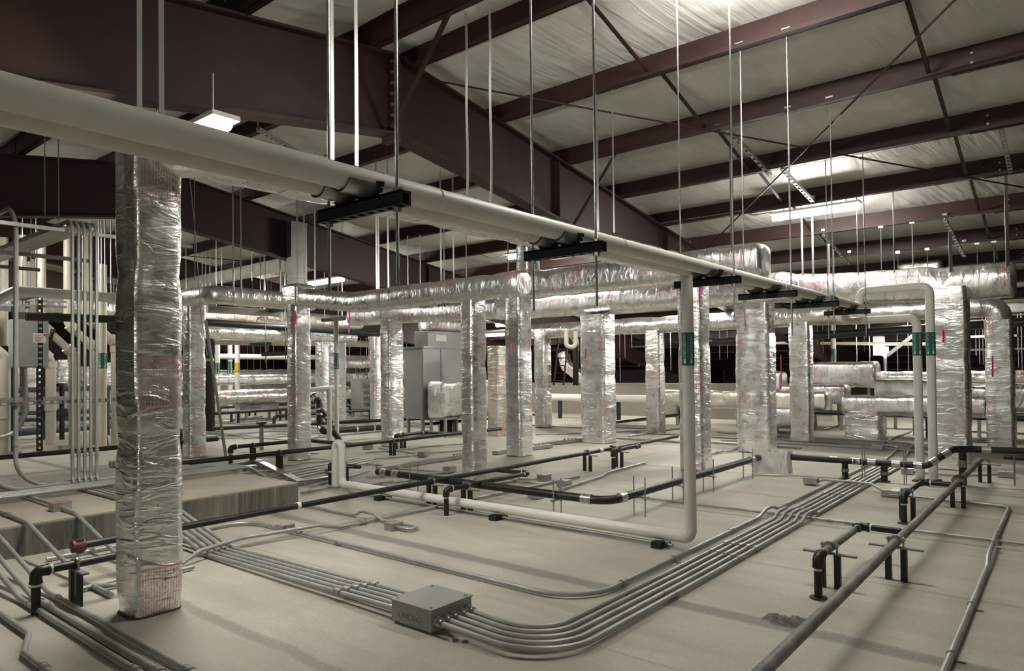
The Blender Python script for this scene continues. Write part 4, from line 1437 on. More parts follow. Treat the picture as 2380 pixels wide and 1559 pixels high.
for k, (px, py) in enumerate(((1058, 1487), (1082, 1490))):
    P = G(px, py, .008)
    b = MB()
    for i in range(10):
        a0, a1 = 2 * math.pi * i / 10, 2 * math.pi * (i + 1) / 10
        b.beam((P.x + .016 * math.cos(a0), P.y + .016 * math.sin(a0), .006), (P.x + .016 * math.cos(a1), P.y + .016 * math.sin(a1), .006), .006, .008)
    tag(b.build('loose_lock_ring', 'galv_dark', None, 0), ['left', 'right'][k] + ' loose metal lock ring on the floor before the pull box', 'ring')
for k, (px, py, s) in enumerate(((1805, 1437, .05), (1832, 1446, .06), (1855, 1440, .035))):
    P = G(px, py)
    b = MB()
    vs, fs = [], []
    for i in range(25):
        for j in range(25):
            x, y = (i - 12) / 12 * s * 1.6, (j - 12) / 12 * s * 1.6
            h = max(0, 1 - (x * x + y * y) / (s * s * 2)) * s * .5 * (1 + .7 * noise.noise(Vector((x * 40, y * 40, k))) + .4 * noise.noise(Vector((x * 120, y * 120, k))))
            vs.append((P.x + x, P.y + y, .001 + h))
    fs = [(i * 25 + j, (i + 1) * 25 + j, (i + 1) * 25 + j + 1, i * 25 + j + 1) for i in range(24) for j in range(24)]
    tag(b.add(vs, fs).build('mortar_heap', 'pad_grit', None, 80), ['left', 'middle', 'right'][k] + ' small heap of grey mortar crumbs on the floor joint', 'debris')
# ------------------------------------------------------------------ plant in the background
# grey air unit with foil plenum
au = thing('air_handling_unit', 'grey sheet-metal air handling unit left of the slim middle riser', 'air unit', (13.4, 13.35, 0))
MB().box(12.28, 14.7, 13.02, 13.72, .45, 2.30).build('unit_casing', 'ahu', au, 0)
for xx in (12.30, 12.95, 13.8, 14.66):
    MB().box(xx - .018, xx + .018, 13.0, 13.02, .45, 2.30).build('casing_rib', 'ahu', au, 0)
MB().box(12.26, 14.72, 13.0, 13.74, 2.26, 2.31).build('top_rim', 'galv', au, 0)
MB().box(12.26, 12.28, 13.02, 13.06, .45, 2.3).build('corner_trim', 'galv', au, 0)
tb = MB().box(12.55, 14.3, 13.1, 13.6, 2.31, 2.72).build('top_cabinet', 'ahu', au, 0)
MB().box(12.545, 12.56, 13.12, 13.58, 2.33, 2.7).build('side_louvre', 'galv_dark', tb, 0)
MB().box(12.82, 13.22, 13.09, 13.1, 2.46, 2.62).build('rating_plate', 'white', tb, 0)
for xx in (12.34, 13.5, 14.6):
    for yy in (13.1, 13.64):
        MB().box(xx - .035, xx + .035, yy - .035, yy + .035, 0, .45).build('unit_leg', 'ahu', au, 0)
pl = thing('foil_plenum', 'foil-wrapped plenum box on legs in front of the air unit', 'duct', (13.3, 12.6, 0))
duct('plenum_wrap', '', '', [(12.3, 12.62, .95), (14.4, 12.62, .95)], .9, .6, (0, 0, 1), rc=.1, parent=pl, part='plenum_wrap', amp=.02)
MB().box(12.4, 14.3, 12.36, 12.88, .44, .5).build('sheet_underside', 'galv', pl, 0)
for xx in (12.42, 13.35, 14.25):
    MB().box(xx - .03, xx + .03, 12.33, 12.39, 0, .46).build('plenum_leg', 'ahu', pl, 0)
    MB().box(xx - .03, xx + .03, 12.84, 12.9, 0, .46).build('plenum_leg', 'galv', pl, 0)
duct('foil_duct', 'bright foil duct lying across the top of the air unit', 'duct', [(12.7, 13.4, 2.9), (14.6, 13.4, 2.86)], .32, .5, (0, 0, 1), rc=.1, amp=.02)
mb = thing('maroon_box', 'small maroon steel box standing under the foil plenum', 'box', (13.2, 13.2, 0))
MB().box(13.05, 13.3, 12.98, 13.2, .02, .42).build('box_body', 'maroon', mb, 0)
MB().box(12.95, 13.4, 12.9, 13.28, 0, .02).build('base_plate', 'maroon', mb, 0)

# cream knee wall behind the risers
kw = thing('knee_wall', 'low cream wall far behind the centre foil risers', 'wall', (21.8, 12, 0))
for i in range(6):
    MB().box(21.7, 21.85, 6.4 + i * 1.75, 6.4 + i * 1.75 + 1.74, 0, 1.12).build('wall_panel', 'cream', kw, 0)
MB().box(21.66, 21.9, 6.4, 16.9, 1.12, 1.16).build('wall_cap', 'cream', kw, 0)


def AT(x, y, D):
    return CAM + ray(x, y) * D


# ladder, leaning foil piece, tall black pipe by the knee wall
A, B = AT(1287, 895, 20.2), AT(1300, 770, 20.6)
ld = thing('ladder', 'narrow maroon ladder leaning beside the broad centre riser', 'ladder', A)
off = Vector((.28, -.22, 0)) * .55
for s in (0, 1):
    MB().beam(A + off * s * 1.5, B + off * s * 1.5, .035, .05).build('ladder_rail', 'maroon', ld, 0)
for i in range(7):
    p = A.lerp(B, .08 + i * .14)
    MB().beam(p, p + off * 1.5, .025, .025).build('rung', 'maroon', ld, 0)
duct('foil_duct', 'slanting foil transition piece beside the ladder', 'duct', [(21.75, 14.15, 1.16), AT(1316, 850, 25.6), AT(1310, 820, 25.8)], .4, .36, (1, 0, 0), rc=.08)
tag(MB().tube([AT(1338, 895, 20.0), AT(1338, 790, 20.0), AT(1330, 782, 20.6)], .085, 12, .12).build('black_vent_pipe', 'black', None), 'stout black vertical pipe behind the broad centre riser', 'pipe')
tag(MB().tube([AT(1316, 770, 18.5), AT(1316, 806, 18.5), AT(1338, 806, 18.5), AT(1338, 770, 18.5)], .06, 10, .1).build('white_trap_pipe', 'pvc', None), 'white U-shaped trap pipe hanging behind the broad centre riser', 'pipe')
wl = thing('white_low_pipe', 'low white pipe behind the centre risers near the floor', 'pipe', (19.4, 11.6, 0))
MB().tube([(19.4, 14.4, .72), (19.4, 8.8, .72)], .12, 12).build('pipe_run', 'jacket', wl)
for yy in (9.4, 11.5, 13.8):
    MB().box(19.35, 19.45, yy - .05, yy + .05, 0, .62).build('pipe_post', 'strut', wl, 0)

# black column and overhead black pipes
P = G(488, 1004)
bc = thing('black_post', 'black steel post right of the second foil riser', 'column', P)
MB().tube([(P.x, P.y, .02), (P.x, P.y, 4.5)], .13, 14).build('post_shaft', 'black', bc)
MB().box(P.x - .25, P.x + .25, P.y - .25, P.y + .25, 0, .03).build('base_plate', 'dusty', bc, 0)
MB().box(P.x - .3, P.x + .9, P.y - .08, P.y + .08, 4.3, 4.42).build('head_bracket', 'black', bc, 0)
MB().tube([(P.x, P.y, 2.02), (P.x, P.y, 2.1)], .145, 14).build('steel_band', 'steel', bc)
A, B = OY(480, 749, 16.3), OY(880, 776, 16.3)
tag(MB().tube([OY(60, 735, 16.3), A, B], .085, 12).build('black_overhead_pipe', 'black', None), 'black overhead pipe crossing behind the left risers', 'pipe')
A, B = OX(1800, 786, 20.5), OX(2140, 764, 20.5)
tag(MB().tube([A + (A - B) * .5, B - (A - B) * .6], .11, 12).build('black_overhead_pipe', 'black', None), 'black overhead pipe behind the right risers', 'pipe')
A, B = OX(1400, 800, 24), OX(1700, 790, 24)
tag(MB().tube([A, B], .1, 10).build('black_overhead_pipe', 'black', None), 'far black overhead pipe behind the drop pipe', 'pipe')
for k, (a, c, Y, r, lab) in enumerate((((0, 692), (40, 668), 15.6, .11, ''), )):
    tag(MB().tube([OY(-60, 722, Y), OY(38, 676, Y), OY(270, 692, Y), OY(420, 706, Y)], .1, 14, .2).build('white_overhead_pipe', 'jacket', None), 'white overhead pipe with a kink behind the conduit rack', 'pipe')
A, B = OX(405, 666, 9.7), OX(716, 603, 9.7)
tag(MB().tube([A, B], .17, 14).build('white_overhead_duct', 'jacket', None), 'fat white overhead pipe behind the upper left foil duct', 'pipe')
tag(MB().tube([OY(480, 718, 14.6), OY(650, 728, 14.6)], .085, 14).build('white_overhead_pipe', 'jacket', None), 'white overhead pipe under the upper left foil duct', 'pipe')
tag(MB().tube([OY(490, 792, 21), OY(880, 800, 21)], .12, 12).build('white_overhead_pipe', 'pvc', None), 'far cream pipe over the labelled far pipes', 'pipe')
tag(MB().tube([OY(490, 828, 26), OY(900, 832, 26)], .11, 12).build('white_overhead_pipe', 'jacket', None), 'farthest pale pipe left of centre, above the far ducts', 'pipe')
tag(MB().tube([OX(1700, 796, 24), OX(2250, 800, 24)], .05, 8).build('white_overhead_pipe', 'jacket', None), 'thin pale pipe far behind the right risers', 'pipe')
tag(MB().tube([OX(2150, 756, 24), OX(2420, 745, 24)], .1, 8).build('white_overhead_pipe', 'jacket', None), 'pale pipe at the far right edge, upper', 'pipe')
tag(MB().tube([OX(2250, 720, 22), OX(2420, 712, 22)], .12, 8).build('white_overhead_pipe', 'jacket', None), 'fat pale pipe at the far right edge', 'pipe')


def strut_bar(name, label, p, q, w=.05, mat='galv', slots=True, cat='strut', side=False):
    root = thing(name, label, cat, V(p).lerp(V(q), .5))
    p, q = V(p), V(q)
    t = (q - p).normalized()
    sd = t.cross(Vector((0, 0, 1)))
    sd = sd.normalized() if sd.length > .01 else Vector((1, 0, 0))
    up = sd.cross(t)
    if side:
        for k in (-1, 1):
            MB().beam(p + up * w * .42 * k, q + up * w * .42 * k, w, w * .16).build('channel_side', mat, root, 0)
        n = max(2, int((q - p).length / .085))
        for i in range(n):
            a, c = p.lerp(q, i / n) + sd * w * .5, p.lerp(q, (i + .45) / n) + sd * w * .5
            MB().beam(a, c, .006, w * .7).build('channel_web', mat, root, 0)
        return root
    MB().beam(p - sd * w * .5, q - sd * w * .5, .008, w).build('channel_side', mat, root, 0)
    MB().beam(p + sd * w * .5, q + sd * w * .5, .008, w).build('channel_side', mat, root, 0)
    L = (q - p).length
    n = max(2, int(L / .13))
    for i in range(n):
        a = p.lerp(q, (i + .0) / n)
        c = p.lerp(q, (i + .5) / n) if slots else p.lerp(q, (i + 1) / n)
        MB().beam(a - up * w * .5, c - up * w * .5, w, .008).build('channel_web', mat, root, 0)
    return root


# struts hung below the right purlins and the straps under them
def vstrap(label, px, yt, yb, X=None, Y=None, w=.027):
    A = OX(px, yt, X) if X else OY(px, yt, Y)
    B = OX(px, yb, X) if X else OY(px, yb, Y)
    B.z -= .1
    b = MB()
    n = 4
    for i in range(n):
        p = (A.x, A.y, A.z + (B.z - A.z) * i / n)
        q = (A.x + .004 * (i % 2), A.y, A.z + (B.z - A.z) * (i + 1) / n)
        b.beam(p, q, w, .006, (1, 1, 0))
    return tag(b.build('duct_strap', 'strap', None, 0), label, 'strap')


for (a, c, xa, xc, lab) in (((1668, 276), (1790, 405), 9.5, 11.25, 'slotted strut hung under the third and fourth far purlins'), ((1818, 393), (1890, 468), 11.2, 12.7, 'slotted strut hung just left of the right lamp'),
                           ((1914, 546), (1975, 614), 14.5, 16.1, 'slotted strut hung above the jog of the long trunk'), ((2326, 296), (2350, 402), 11.22, 12.9, 'slotted strut hung at the upper right edge'), ((2196, 510), (2242, 596), 14.5, 16.2, 'slotted strut hung above the right end of the trunk'),
                           ((600, 300), (760, 390), 5.34, 7.3, 'slotted strut behind the left lamp')):
    A, B = OX(*a, xa), OX(*c, xc)
    rt = strut_bar('hung_strut', lab, A, B, .05)
    for p, xx in ((A, xa), (B, xc)):
        MB().tube([p, (p.x, p.y, zb(p.x) + .08)], .009, 6).build('threaded_rod', 'rod', rt)
        MB().cbox((p.x, p.y, zb(p.x) + .05), .05, .07, .05).build('purlin_clip', 'galv', rt, 0)
for lab, px, yt, yb, X in (('flat strap from the hung strut to the middle trunk cap', 1697, 335, 578, 10.6), ('flat strap left of the right lamp to the long trunk', 1862, 452, 628, 13.4), ('flat strap under the right lamp to the long trunk', 1887, 478, 632, 13.4),
                           ('bright flat strap at the jog of the long trunk', 1926, 566, 645, 13.5), ('dull flat strap behind the jog of the long trunk', 1936, 580, 642, 13.9), ('bright flat strap near the trunk right end, inner', 2208, 540, 622, 13.4),
                           ('wide flat strap at the right end of the long trunk', 2337, 402, 612, 13.4)):
    vstrap(lab, px, yt, yb, X=X, w=.06 if 'wide' in lab or 'inner' in lab else .036)
for lab, px, yt, yb, X in (('flat strap above the upper left foil duct, left one of a pair', 541, 418, 676, 6.9), ('flat strap above the upper left foil duct, right one of a pair', 559, 421, 680, 6.9), ('narrow strap in front of the bare sheet riser', 690, 455, 655, 8.0), ('kinked strap beside the bare sheet riser', 706, 455, 668, 8.0),
                           ('strap just right of the bare sheet riser', 731, 462, 656, 8.0), ('long strap passing behind the white pipes, left of the splice', 873, 356, 668, 7.81), ('strap above the duct rise, second from left', 879, 500, 668, 8.0), ('long strap passing behind the white pipes, right below the splice', 900, 345, 664, 7.81),
                           ('tapered bright strap before the second rafter', 947, 548, 690, 10.95), ('slanting bright strap before the second rafter', 976, 546, 690, 10.95), ('dull strap left of the middle strap cluster', 1023, 397, 652, 8.3), ('second strap of the middle strap cluster', 1031, 520, 690, 10.9),
                           ('bright strap of the middle strap cluster', 1052, 408, 650, 8.3), ('thin strap right of the middle strap cluster', 1083, 530, 690, 10.9), ('strap above the capped end of the middle duct', 1180, 548, 690, 10.9)):
    vstrap(lab, px, yt, yb, X=X)


# thin hanger rods
def rod(label, px, yt, yb, X=None, Y=None, r=.009, mat='rod', clip=False, group=None):
    A = OX(px, yt, X) if X else OY(px, yt, Y)
    B = OX(px, yb, X) if X else OY(px, yb, Y)
    if not clip:
        Xp = min(FAR_P + NEAR_P, key=lambda q: abs(q - A.x))
        A = OX(px, yt, Xp)
        B = OX(px, yb, Xp)
        A.z = zb(A.x) + .02
    root = thing('hanger_rod', label, 'rod', (A.x, A.y, B.z), group)
    MB().tube([(A.x, A.y, B.z), (A.x, A.y, A.z)], r, 6).build('rod', mat, root)
    if clip:
        MB().cbox((A.x, A.y, A.z), .05, .08, .06).build('purlin_clip', 'galv', root, 0)
    return root


for lab, px, yt, yb, X in (('rod with clip hung from the fifth far purlin, left', 1991, 454, 640, 12.88), ('rod with clip hung from the fifth far purlin, right', 2075, 441, 634, 12.88), ('rod with clip hung from the sixth far purlin, left', 2047, 526, 640, 14.5), ('rod with clip hung from the sixth far purlin, right', 2120, 516, 628, 14.5),
                           ('rod with clip hung from the seventh far purlin, left', 2087, 586, 634, 16.2), ('rod with clip hung from the seventh far purlin, right', 2155, 578, 626, 16.2), ('rod with clip hung above the blue-edged stub, left', 2271, 565, 618, 16.2), ('rod with clip hung above the blue-edged stub, right', 2310, 560, 614, 16.2)):
    rod(lab, px, yt, yb, X=X, clip=True)
for lab, px, yt, yb, Y in (('thin rod at the upper left under the white pipes, left', 104, 318, 500, 13.2), ('thin rod at the upper left under the white pipes, right', 136, 318, 512, 13.2), ('thin rod beside the pale wire', 452, 405, 650, 13.3)):
    rod(lab, px, yt, yb, Y=Y)
GR = 'thin hanger rods in the far bays'
random.seed(21)
for px, yt, yb, Y in ([(px, 500 + random.randint(0, 60), 640 + random.randint(0, 20), 15.5 + random.random() * 3) for px in (585, 605, 618, 632, 648, 758, 772, 790, 806, 823, 838, 850, 862, 892, 918, 935, 960, 990)] +
                      [(px, 590 + random.randint(0, 60), 700, 17 + random.random() * 3) for px in (212, 222, 230, 236, 244, 258, 264, 470, 478, 488, 500, 515)] +
                      [(px, 805 + random.randint(0, 12), 872 + random.randint(0, 14), 25 + random.random() * 4) for px in (575, 590, 605, 620, 636, 742, 758, 772, 800, 812, 826, 838, 852, 862)]):
    rod('thin steel hanger rod in the far bays left of centre', px, yt, yb, Y=Y, r=.012, group=GR)
GR2 = 'thin hanger rods behind the right risers'
for px, yt, yb, X in [(px, 770, 800 + random.randint(0, 90), 22.5 + random.random() * 2) for px in (1440, 1452, 1468, 1484, 1558, 1672, 1690, 1900, 1912, 1990, 2008, 2020, 2040, 2085, 2110, 2268, 2276, 2284, 2366, 2374)]:
    rod('thin steel hanger rod behind the right risers', px, yt, yb, X=X, r=.012, group=GR2)

# conduits clipped along purlins to the lamps
def purlin_conduit(label, pix, X):
    pts = [OX(x, y, X) for x, y in pix]
    root = thing('lamp_conduit', label, 'conduit', pts[0])
    MB().tube(pts, .014, 8, .1).build('conduit_tube', 'conduit', root)
    for k in (.25, .6):
        p = pts[0].lerp(pts[1], k)
        MB().cbox((p.x, p.y, p.z), .03, .02, .05).build('conduit_clip', 'galv', root, 0)


purlin_conduit('thin conduit along the purlin feeding the right lamp', ((1530, 520), (1690, 496), (1722, 490), (1750, 500), (1795, 494)), 12.85)
purlin_conduit('thin conduit along the purlin feeding the half hidden lamp', ((1000, 602), (1100, 584), (1140, 600), (1180, 592)), 13.0)

# ------------------------------------------------------------------ left rack, disconnect, vent pipes
PA, PB = G(33, 1052), G(92, 1051)
zdT, zdB = ZAT(63, 745, PA), ZAT(63, 854, PA)
rk = thing('strut_rack', 'dark slotted strut rack posts carrying the grey disconnect', 'rack', PA)
for p in (PA, PB):
    zt = ZAT(60, 690, PA)
    MB().box(p.x - .05, p.x - .035, p.y - .05, p.y + .05, 0, zt).build('post_flange', 'strut', rk, 0)
    MB().box(p.x + .035, p.x + .05, p.y - .05, p.y + .05, 0, zt).build('post_flange', 'strut', rk, 0)
    for i in range(int(zt / .13)):
        MB().box(p.x - .035, p.x + .035, p.y - .05, p.y - .04, i * .13, i * .13 + .08).build('post_web', 'strut', rk, 0)
    MB().box(p.x - .12, p.x + .12, p.y - .1, p.y + .1, 0, .03).build('foot_plate', 'galv', rk, 0)
for yy in (700, 712, 930, 925):
    z = ZAT(60, yy, PA)
    MB().beam((PA.x - .6, PA.y - .09, z), (PB.x + .5, PB.y - .09, z), .04, .05).build('cross_rail', 'galv', rk, 0)
ds = thing('disconnect_switch', 'grey disconnect switch box with red handle at the far left', 'switch box', ((PA.x + PB.x) / 2, PA.y - .2, zdB))
Xa, Xb = OY(22, 800, PA.y - .2).x, OY(104, 800, PA.y - .2).x
MB().box(Xa, Xb, PA.y - .42, PA.y - .12, zdB, zdT).build('switch_body', 'graybox', ds, 0)
dr = MB().box(Xa + .02, Xb - .0, PA.y - .445, PA.y - .42, zdB + .02, zdT - .02).build('switch_door', 'graybox', ds, 0)
w_ = Xb - Xa
lb = MB().box(Xa + w_ * .56, Xa + w_ * .92, PA.y - .449, PA.y - .445, zdB + (zdT - zdB) * .52, zdB + (zdT - zdB) * .72).build('warning_label', 'white', ds, 0)
for k in range(4):
    z = zdB + (zdT - zdB) * (.55 + .04 * k)
    MB().box(Xa + w_ * .60, Xa + w_ * (.78 + .03 * (k % 3)), PA.y - .451, PA.y - .449, z, z + .015).build('label_line', 'inkred' if k < 2 else 'graybox', lb, 0)
MB().box(Xa + w_ * .85, Xa + w_ * .91, PA.y - .451, PA.y - .449, zdB + (zdT - zdB) * .66, zdB + (zdT - zdB) * .71).build('label_mark', 'inkred', lb, 0)
MB().beam((Xb + .05, PA.y - .36, zdB + (zdT - zdB) * .5), (Xb + .09, PA.y - .4, zdB + (zdT - zdB) * .78), .05, .05).build('handle_lever', 'black', ds, 0)
MB().tube([(Xb + .09, PA.y - .4, zdB + (zdT - zdB) * .73), (Xb + .1, PA.y - .41, zdB + (zdT - zdB) * .82)], .05, 10).build('handle_grip', 'red', ds)
tag(MB().tube([((PA.x + PB.x) / 2, PA.y - .25, zdT), ((PA.x + PB.x) / 2, PA.y - .25, zdT + .6)], .045, 10).build('switch_conduit', 'conduit', None), 'thick conduit rising from the disconnect box', 'conduit')
tag(MB().tube([(Xa + .25, PA.y - .3, zdB), (Xa + .28, PA.y - .3, .9), (Xa + .1, PA.y - .3, .45), (Xa - .5, PA.y - .3, .3), (Xa - 1.2, PA.y - .3, .35)], .05, 10, .35, 7).build('flex_conduit', 'galv', None), 'grey flexible conduit drooping below the disconnect box', 'conduit')

# horizontal struts tying the five conduits
z = ZAT(180, 932, (3.3, 9.6))
strut_bar('rack_strut', 'slotted strut behind the five conduit risers, at waist height', (1.2, 9.63, z), (4.6, 9.63, z), .042, 'galv_dark', side=True)
z = ZAT(180, 538, (3.3, 9.6))
strut_bar('rack_strut', 'plain strut high behind the five conduit risers', (1.2, 9.66, z), (4.7, 9.66, z), .04, 'galv_dark', slots=False)
z = ZAT(80, 590, (3.3, 11.8))
strut_bar('rack_strut', 'plain strut behind the upper left conduits', (1.6, 11.9, z), (4.2, 11.9, z), .05, 'galv_dark', slots=False)
strut_bar('rack_strut', 'plain strut low behind the upper left conduits', (1.6, 13.9, z + .05), (4.1, 13.9, z + .05), .05, 'galv_dark', slots=False)

cs = MB().beam((3.3, 9.75, ZTOP - .05), (3.3, 15.4, ZTOP - .05), .34, .02).build('rack_plate', 'galv', None, 0)
tag(cs, 'flat plate carrying the five conduits at the upper left', 'plate')
# vent pipes
VL = [(118, 1033, 53, 640), (172, 1036, 97, 735), (222, 1032, 157, 728), (270, 1032, 200, 690)]
for i, (pl_, yb, pu, yk) in enumerate(VL):
    P = G(pl_, yb)
    zk = ZAT(pl_, 835 - 12 * i, P)
    U = OY(pu, yk, P.y)
    top = 5.0
    zu = zk + abs(P.x - U.x) * 1.0
    root = thing('cream_vent_pipe', ['first', 'second', 'third', 'fourth'][i] + ' cream vent pipe with a slanting offset, counted from the left edge', 'pipe', P)
    MB().tube([(P.x, P.y, 0), (P.x, P.y, zk - .05)], .112, 14).build('pipe_stack', 'pvc', root)
    MB().tube([(P.x, P.y, zk - .3), (P.x, P.y, zk), (U.x, P.y, zu), (U.x, P.y, top)], .085, 14, .16).build('pipe_run', 'pvc', root)
    for q, d in (((P.x, P.y, zk - .12), (0, 0, 1)), ((P.x, P.y, .9), (0, 0, 1)), (V((P.x, P.y, zk)).lerp(V((U.x, P.y, zu)), .15), (U.x - P.x, 0, zu - zk)), (V((P.x, P.y, zk)).lerp(V((U.x, P.y, zu)), .85), (U.x - P.x, 0, zu - zk))):
        couple(root, q, d, .115, 'pipe_socket', 'pvc', .16, 1.14)
P = G(8, 1052)
vp = thing('cream_vent_pipe', 'cream vent pipe cut by the left frame edge', 'pipe', P)
MB().tube([(P.x, P.y, 0), (P.x, P.y, 2.1), (P.x - .8, P.y, 2.8)], .13, 14, .2).build('pipe_run', 'pvc', vp)
couple(vp, (P.x, P.y, .9), (0, 0, 1), .13, 'pipe_socket', 'pvc', .3, 1.1)
for lab, px, Y in (('upright cream pipe at the left edge above the rack', 8, 20.0), ('upright cream pipe third from the left edge', 73, 20.4)):
    A = OY(px, 700, Y)
    tag(MB().tube([(A.x, A.y, 2.4), (A.x, A.y, 5.0)], .1, 14).build('cream_vent_pipe', 'pvc', None), lab, 'pipe')
P = G(238, 1042)
cp = thing('labelled_riser_pipe', 'cream riser with green label left of the foreground column', 'pipe', P)
MB().tube([(P.x, P.y, 0), (P.x, P.y, 4.2)], .095, 14).build('pipe_run', 'pvc', cp)
pipe_label(cp, P.x, P.y, ZAT(240, 856, P), ZAT(240, 820, P), .095, 'DOMESTIC COLD WATER')
tag(MB().beam(G(250, 1035, .02), AT(228, 850, 16.8), .04, .03).build('leaning_bar', 'black', None, 0), 'black bar leaning between the cream pipes', 'bar')

# blue guard rail
gr = thing('blue_guard_rail', 'slate blue pipe rail behind the cream vent pipes', 'rail', (5, 21, 0))
for yy in (908, 962, 978):
    A, B = OY(-30, yy, 21), OY(300, yy - 8, 21)
    MB().tube([A, B], .07 if yy < 950 else .05, 10).build('rail_tube', 'bluepipe', gr)
for px in (106, 250):
    A = OY(px, 905, 21)
    MB().tube([(A.x, A.y, 0), (A.x, A.y, A.z)], .06, 10).build('rail_post', 'bluepipe', gr)
vlv = thing('gate_valve', 'dark valve with red handwheel on the blue pipes', 'valve', OY(144, 960, 20.6))
A = OY(144, 960, 20.6)
MB().tube([(A.x, A.y, 0), (A.x, A.y, A.z + .7)], .06, 10).build('valve_stem', 'black', vlv)
MB().tube([(A.x - .4, A.y, A.z), (A.x + .4, A.y, A.z)], .12, 10).build('valve_body', 'black', vlv)
MB().tube([(A.x, A.y, A.z + .7), (A.x, A.y, A.z + .78)], .13, 12).build('handwheel', 'red', vlv)
tag(MB().tube([G(-20, 1010, .2), G(290, 985, .2)], .1, 10).build('blue_floor_pipe', 'bluepipe', None), 'slate blue pipe along the floor behind the cream pipes', 'pipe')

# labelled far pipes
for lab, px, yb, yt, l0, l1, mt, ik, tx in (('far white riser with green label, leftmost of three', 506, 972, 792, 868, 843, 'green', 'ink', 'DOMESTIC COLD WATER'), ('far white riser with green label, middle of three', 535, 965, 792, 868, 840, 'green', 'ink', 'DOMESTIC COLD WATER'),
                                           ('far white riser with yellow label', 552, 980, 792, 866, 842, 'yellow', 'inkblk', 'GAS'), ('white riser with green label right of the boxed riser', 783, 1030, 742, 858, 820, 'green', 'ink', 'DOMESTIC COLD WATER'),
                                           ('far cream riser with green label between the right risers', 1940, 978, 752, 845, 810, 'green', 'ink', 'DOMESTIC COLD WATER')):
    P = G(px, yb)
    root = thing('labelled_riser_pipe', lab, 'pipe', P)
    r = 5.2 * (P - CAM).length / F_PX
    MB().tube([(P.x, P.y, 0), (P.x, P.y, ZAT(px, yt, P))], r, 12).build('pipe_run', 'pvc' if 'cream' in lab else 'jacket', root)
    pipe_label(root, P.x, P.y, ZAT(px, l0, P), ZAT(px, l1, P), r, tx, mt, ik)
P = G(766, 1031)
tag(MB().tube([(P.x, P.y, 0), (P.x, P.y, ZAT(766, 905, P)), (P.x + .2, P.y - .05, ZAT(766, 903, P))], .06, 12, .05).build('white_branch_pipe', 'jacket', None), 'short white branch pipe beside the labelled riser', 'pipe')
tag(MB().tube([(P.x - .9, P.y + .3, ZAT(766, 908, P)), (P.x + .3, P.y - .05, ZAT(766, 900, P))], .055, 12).build('white_branch_pipe', 'jacket', None), 'white crosspipe behind the boxed foil riser', 'pipe')

# black banded drain stack
P = G(785, 1030)
D = (P - CAM).dot(FWD)
fx = thing('banded_drain_stack', 'black banded drain stack right of the boxed foil riser', 'pipe', P)
main = [AT(728, 918, D + .3), AT(742, 935, D + .2), AT(743, 990, D + .1), AT(752, 1003, D), AT(776, 1003, D), AT(787, 1018, D), AT(787, 1030, D)]
side = [AT(743, 950, D + .15), AT(785, 1000, D + .4), AT(900, 992, D + 1.6)]
MB().tube(main, .075, 12, .12).build('pipe_run', 'black', fx)
MB().tube(side, .075, 12, .12).build('branch_run', 'black', fx)
for path, ks in ((main, (.3, .5)), (side, (.35, .7))):
    for i in range(min(3, len(path) - 1)):
        for k in ks:
            couple(fx, path[i].lerp(path[i + 1], k), path[i + 1] - path[i], .075, 'steel_band', 'steel', .05, 1.15)

# pale hanging wire and leaning bar by the second riser
tag(MB().tube([OX(440, 402, 6.2), OX(452, 520, 6.2), OX(461, 640, 6.2), OX(468, 740, 6.2), OX(482, 825, 6.2)], .008, 6, .5).build('hanging_wire', 'wire', None), 'pale wire hanging beside the second foil riser', 'wire')
tag(MB().tube([G(526, 1068, .0), AT(478, 745, 12.8)], .03, 8).build('leaning_conduit', 'conduit', None), 'long grey conduit leaning beside the second foil riser', 'conduit')
P = G(608, 1046)
hy = thing('red_test_head', 'small red funnel head on a grey stub pipe', 'valve', P)
MB().tube([(P.x, P.y, 0), (P.x, P.y, ZAT(608, 992, P))], .045, 10).build('stub_pipe', 'conduit', hy)
z = ZAT(608, 992, P)
MB().tube([(P.x, P.y, z), (P.x, P.y, z + .07)], .06, 10).build('valve_neck', 'red', hy)
MB().tube([(P.x, P.y, z + .07), (P.x, P.y, z + .11)], .11, 12).build('valve_head', 'red', hy)
P = G(427, 1055)
hv = thing('red_hose_valve', 'dark red angle valve beside the foreground column', 'valve', P)
MB().tube([(P.x, P.y, 0), (P.x, P.y, .3)], .06, 10).build('valve_stem', 'black', hv)
MB().tube([(P.x, P.y, .28), (P.x, P.y, .42), (P.x - .12, P.y + .1, .5)], .085, 12, .08).build('valve_body', 'red', hv)
couple(hv, (P.x, P.y, .3), (0, 0, 1), .085, 'valve_flange', 'red', .05, 1.4)

# right background odds and ends
P = AT(2033, 800, 22)
eb = thing('control_box', 'cream control box with a lit lamp behind the labelled risers', 'box', P)
b0, b1 = AT(2033, 826, 22), AT(2060, 782, 22)
MB().box(b0.x - .2, b0.x, min(b0.y, b1.y), max(b0.y, b1.y), b0.z, b1.z).build('box_body', 'white', eb, 0)
q = AT(2057, 815, 21.6)
MB().tube([(q.x, q.y, q.z - .15), (q.x, q.y, q.z + .12)], .1, 10).build('lit_lamp', 'lamp_small', eb)
MB().tube([(q.x, q.y, q.z - .15), (q.x, q.y, .9)], .05, 8).build('support_pole', 'galv', eb)
strut_bar('hung_strut', 'pale slotted strut slanting beside the control box', AT(2062, 826, 21.4), AT(2124, 778, 21.0), .1)
root = duct('foil_stub_duct', 'foil stub with blue edges rising above the right end of the trunk', 'duct', [(18.0, 2.75, 3.2), (18.0, 2.75, 4.0)], .7, .9, (1, 0, 0), rc=.1)
A = OX(2010, 603, 19.0)
tag(MB().cbox((A.x, A.y, A.z), .12, .22, .2).build('small_white_box', 'white', None, 0), 'small white box above the long trunk at right', 'box')
